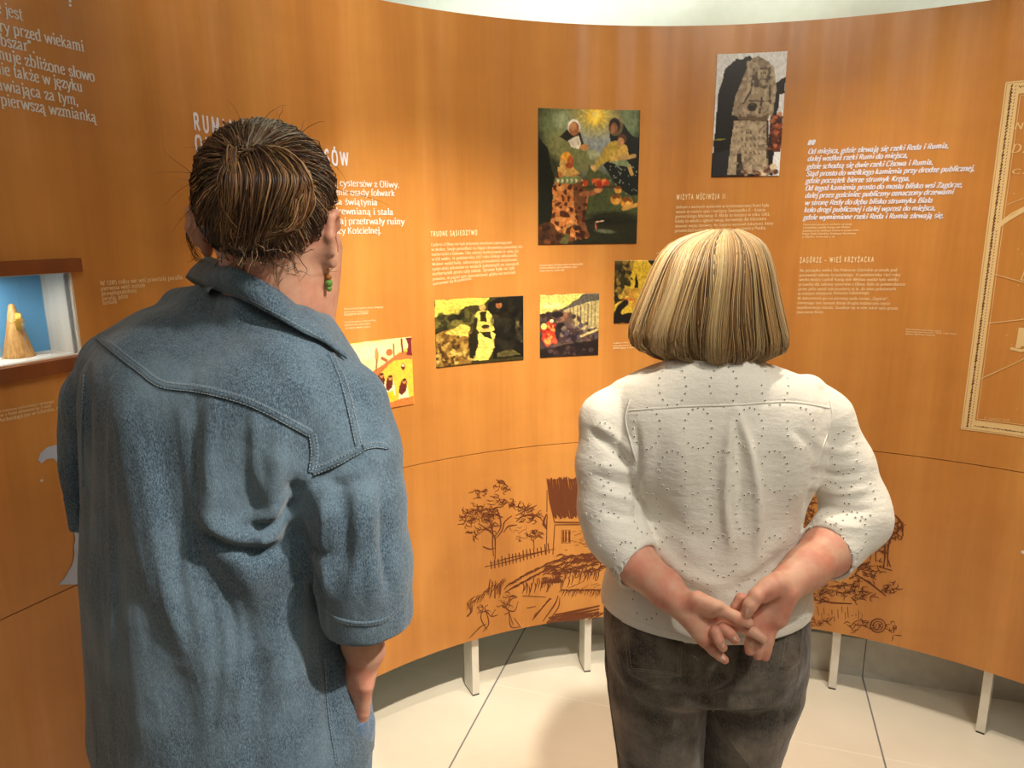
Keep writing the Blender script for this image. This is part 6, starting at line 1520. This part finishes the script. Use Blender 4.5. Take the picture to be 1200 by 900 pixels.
for i in pick:
    p0 = capV[i]; q = []
    for t in np.linspace(0, 1, 9):
        s_ = p0+(knot-p0)*t; lo, nn, _, _ = cap_b.find_nearest(Vector(s_))
        lift = .0015+rng.uniform(0, .003)+.004*math.sin(math.pi*t)
        q.append(np.array(lo)+np.array(nn)*lift)
    q = np.array(q); q += rng.normal(0, .0012, 3)*np.linspace(1, 0, 9)[:, None]+.002*np.sin(np.linspace(0, 6, 9)+rng.uniform(0, 6))[:, None]*rng.normal(0, 1, 3)
    x_, y_ = seen(p0[None]); grey = math.exp(-((x_[0]-325)/26)**2-((y_[0]-160)/26)**2)
    c_ = hairmix(GR, rng.integers(9)) if rng.random() < grey*.9 else (hairmix(LT, rng.integers(9)) if rng.random() < .25 else hairmix(DK, rng.integers(9)))
    sm_.add(q, rng.uniform(.0005, .0010), c_)
# ponytail folded over and hanging down the back of the head
def tail(x0, x1, x2, y1, y2, d1, d2, r, c_, n=14):
    k0 = np.array(knot)
    P = [k0+rng.normal(0, .004, 3), at(x0, 178, .84-d1*.5)+rng.normal(0, .003, 3), at(x1, 205, .82-d1), at((x1*2+x2)/3, y1, .818-d1), at(x2, y2, .835-d2)]
    sm_.add(np.array(spline(P, 4)), r, c_, .3)
for k in range(800):
    u = rng.uniform(-1, 1); x1 = 308+46*u+rng.normal(0, 3); x0 = 296+26*u
    endm = rng.random(); x2 = 300+38*u*rng.uniform(.5, 1.05)+rng.normal(0, 6)-6; y2 = rng.uniform(255, 285)+10*(1-u*u)
    dd = .012*(1-u*u)+rng.uniform(-.012, .006)
    lightp = .40+.35*math.exp(-((u+.75)/.3)**2)+.35*math.exp(-((u-.65)/.3)**2)
    c_ = hairmix(LT, rng.integers(9)) if rng.random() < lightp else hairmix(DK, rng.integers(9))
    tail(x0, x1, x2, 240, y2, dd, dd*.6, rng.uniform(.0005, .0010), c_)
for k in range(90):      # outer loops that swing back in
    u = rng.choice([-1, 1])*rng.uniform(.6, 1.05); x1 = 310+48*u
    P = [np.array(knot), at(300+24*u, 176, .835), at(x1, 205, .82), at(x1+4*u, 240, .818), at(310+34*u, 268, .822), at(300+10*u+rng.normal(0, 5), 268+rng.uniform(-8, 12), .828)]
    sm_.add(np.array(spline([p+rng.normal(0, .003, 3) for p in P], 4)), rng.uniform(.0007, .0013), hairmix(LT, rng.integers(9)), .3)
for k in range(60):      # low curls at the nape
    x = rng.uniform(258, 372); y = rng.uniform(275, 300)
    p, nn = hit(cap_b, x, y)
    if p is None: continue
    p = np.array(p); c0 = np.cumsum(np.vstack([[0, 0, 0], rng.normal(0, .004, (6, 3))+np.array((rng.normal(0, .003), -.001, -.004))]), 0)
    sm_.add(np.array(spline(list(p+c0), 3)), .0006, hairmix(DK+LT, rng.integers(9)), .4)
for k in range(130):     # flyaways round the outline
    a = rng.uniform(-.2, math.pi+.5) if k % 3 else rng.uniform(2.6, 3.6); x, y = 314+72*math.cos(a), 222-74*math.sin(a)
    p = at(x, y, .925); o2 = np.array((math.cos(a), 0, math.sin(a))); c0 = [p-o2*.006]
    d_ = o2*rng.uniform(.001, .006)+rng.normal(0, .004, 3)+np.array((0, 0, -.002))
    for j in range(6): d_ = d_*.9+rng.normal(0, .0016, 3)+np.array((0, 0, -.0008)); c0.append(c0[-1]+d_)
    sm_.add(np.array(spline(c0, 3)), .00035, hairmix(DK+LT, rng.integers(9)), .4)
for k in range(16):      # long loose wisps by the left ear
    P = [at(246+rng.normal(0, 3), 225, .94), at(233+rng.normal(0, 4), 250, .945), at(224+rng.normal(0, 4), 275, .95), at(230+rng.normal(0, 5), 300, .95), at(238+rng.normal(0, 8), 308, .945)]
    sm_.add(np.array(spline(P, 4)), .0004, hairmix(DK, rng.integers(9)), .4)
P = [at(388, 262, .92), at(396, 290, .92), at(391, 312, .92), at(386, 318, .92), at(396, 318, .92)]
sm_.add(np.array(spline(P, 5)), .0004, (90, 60, 40), .5)
sm_.build('hair_strands', hairm, man)
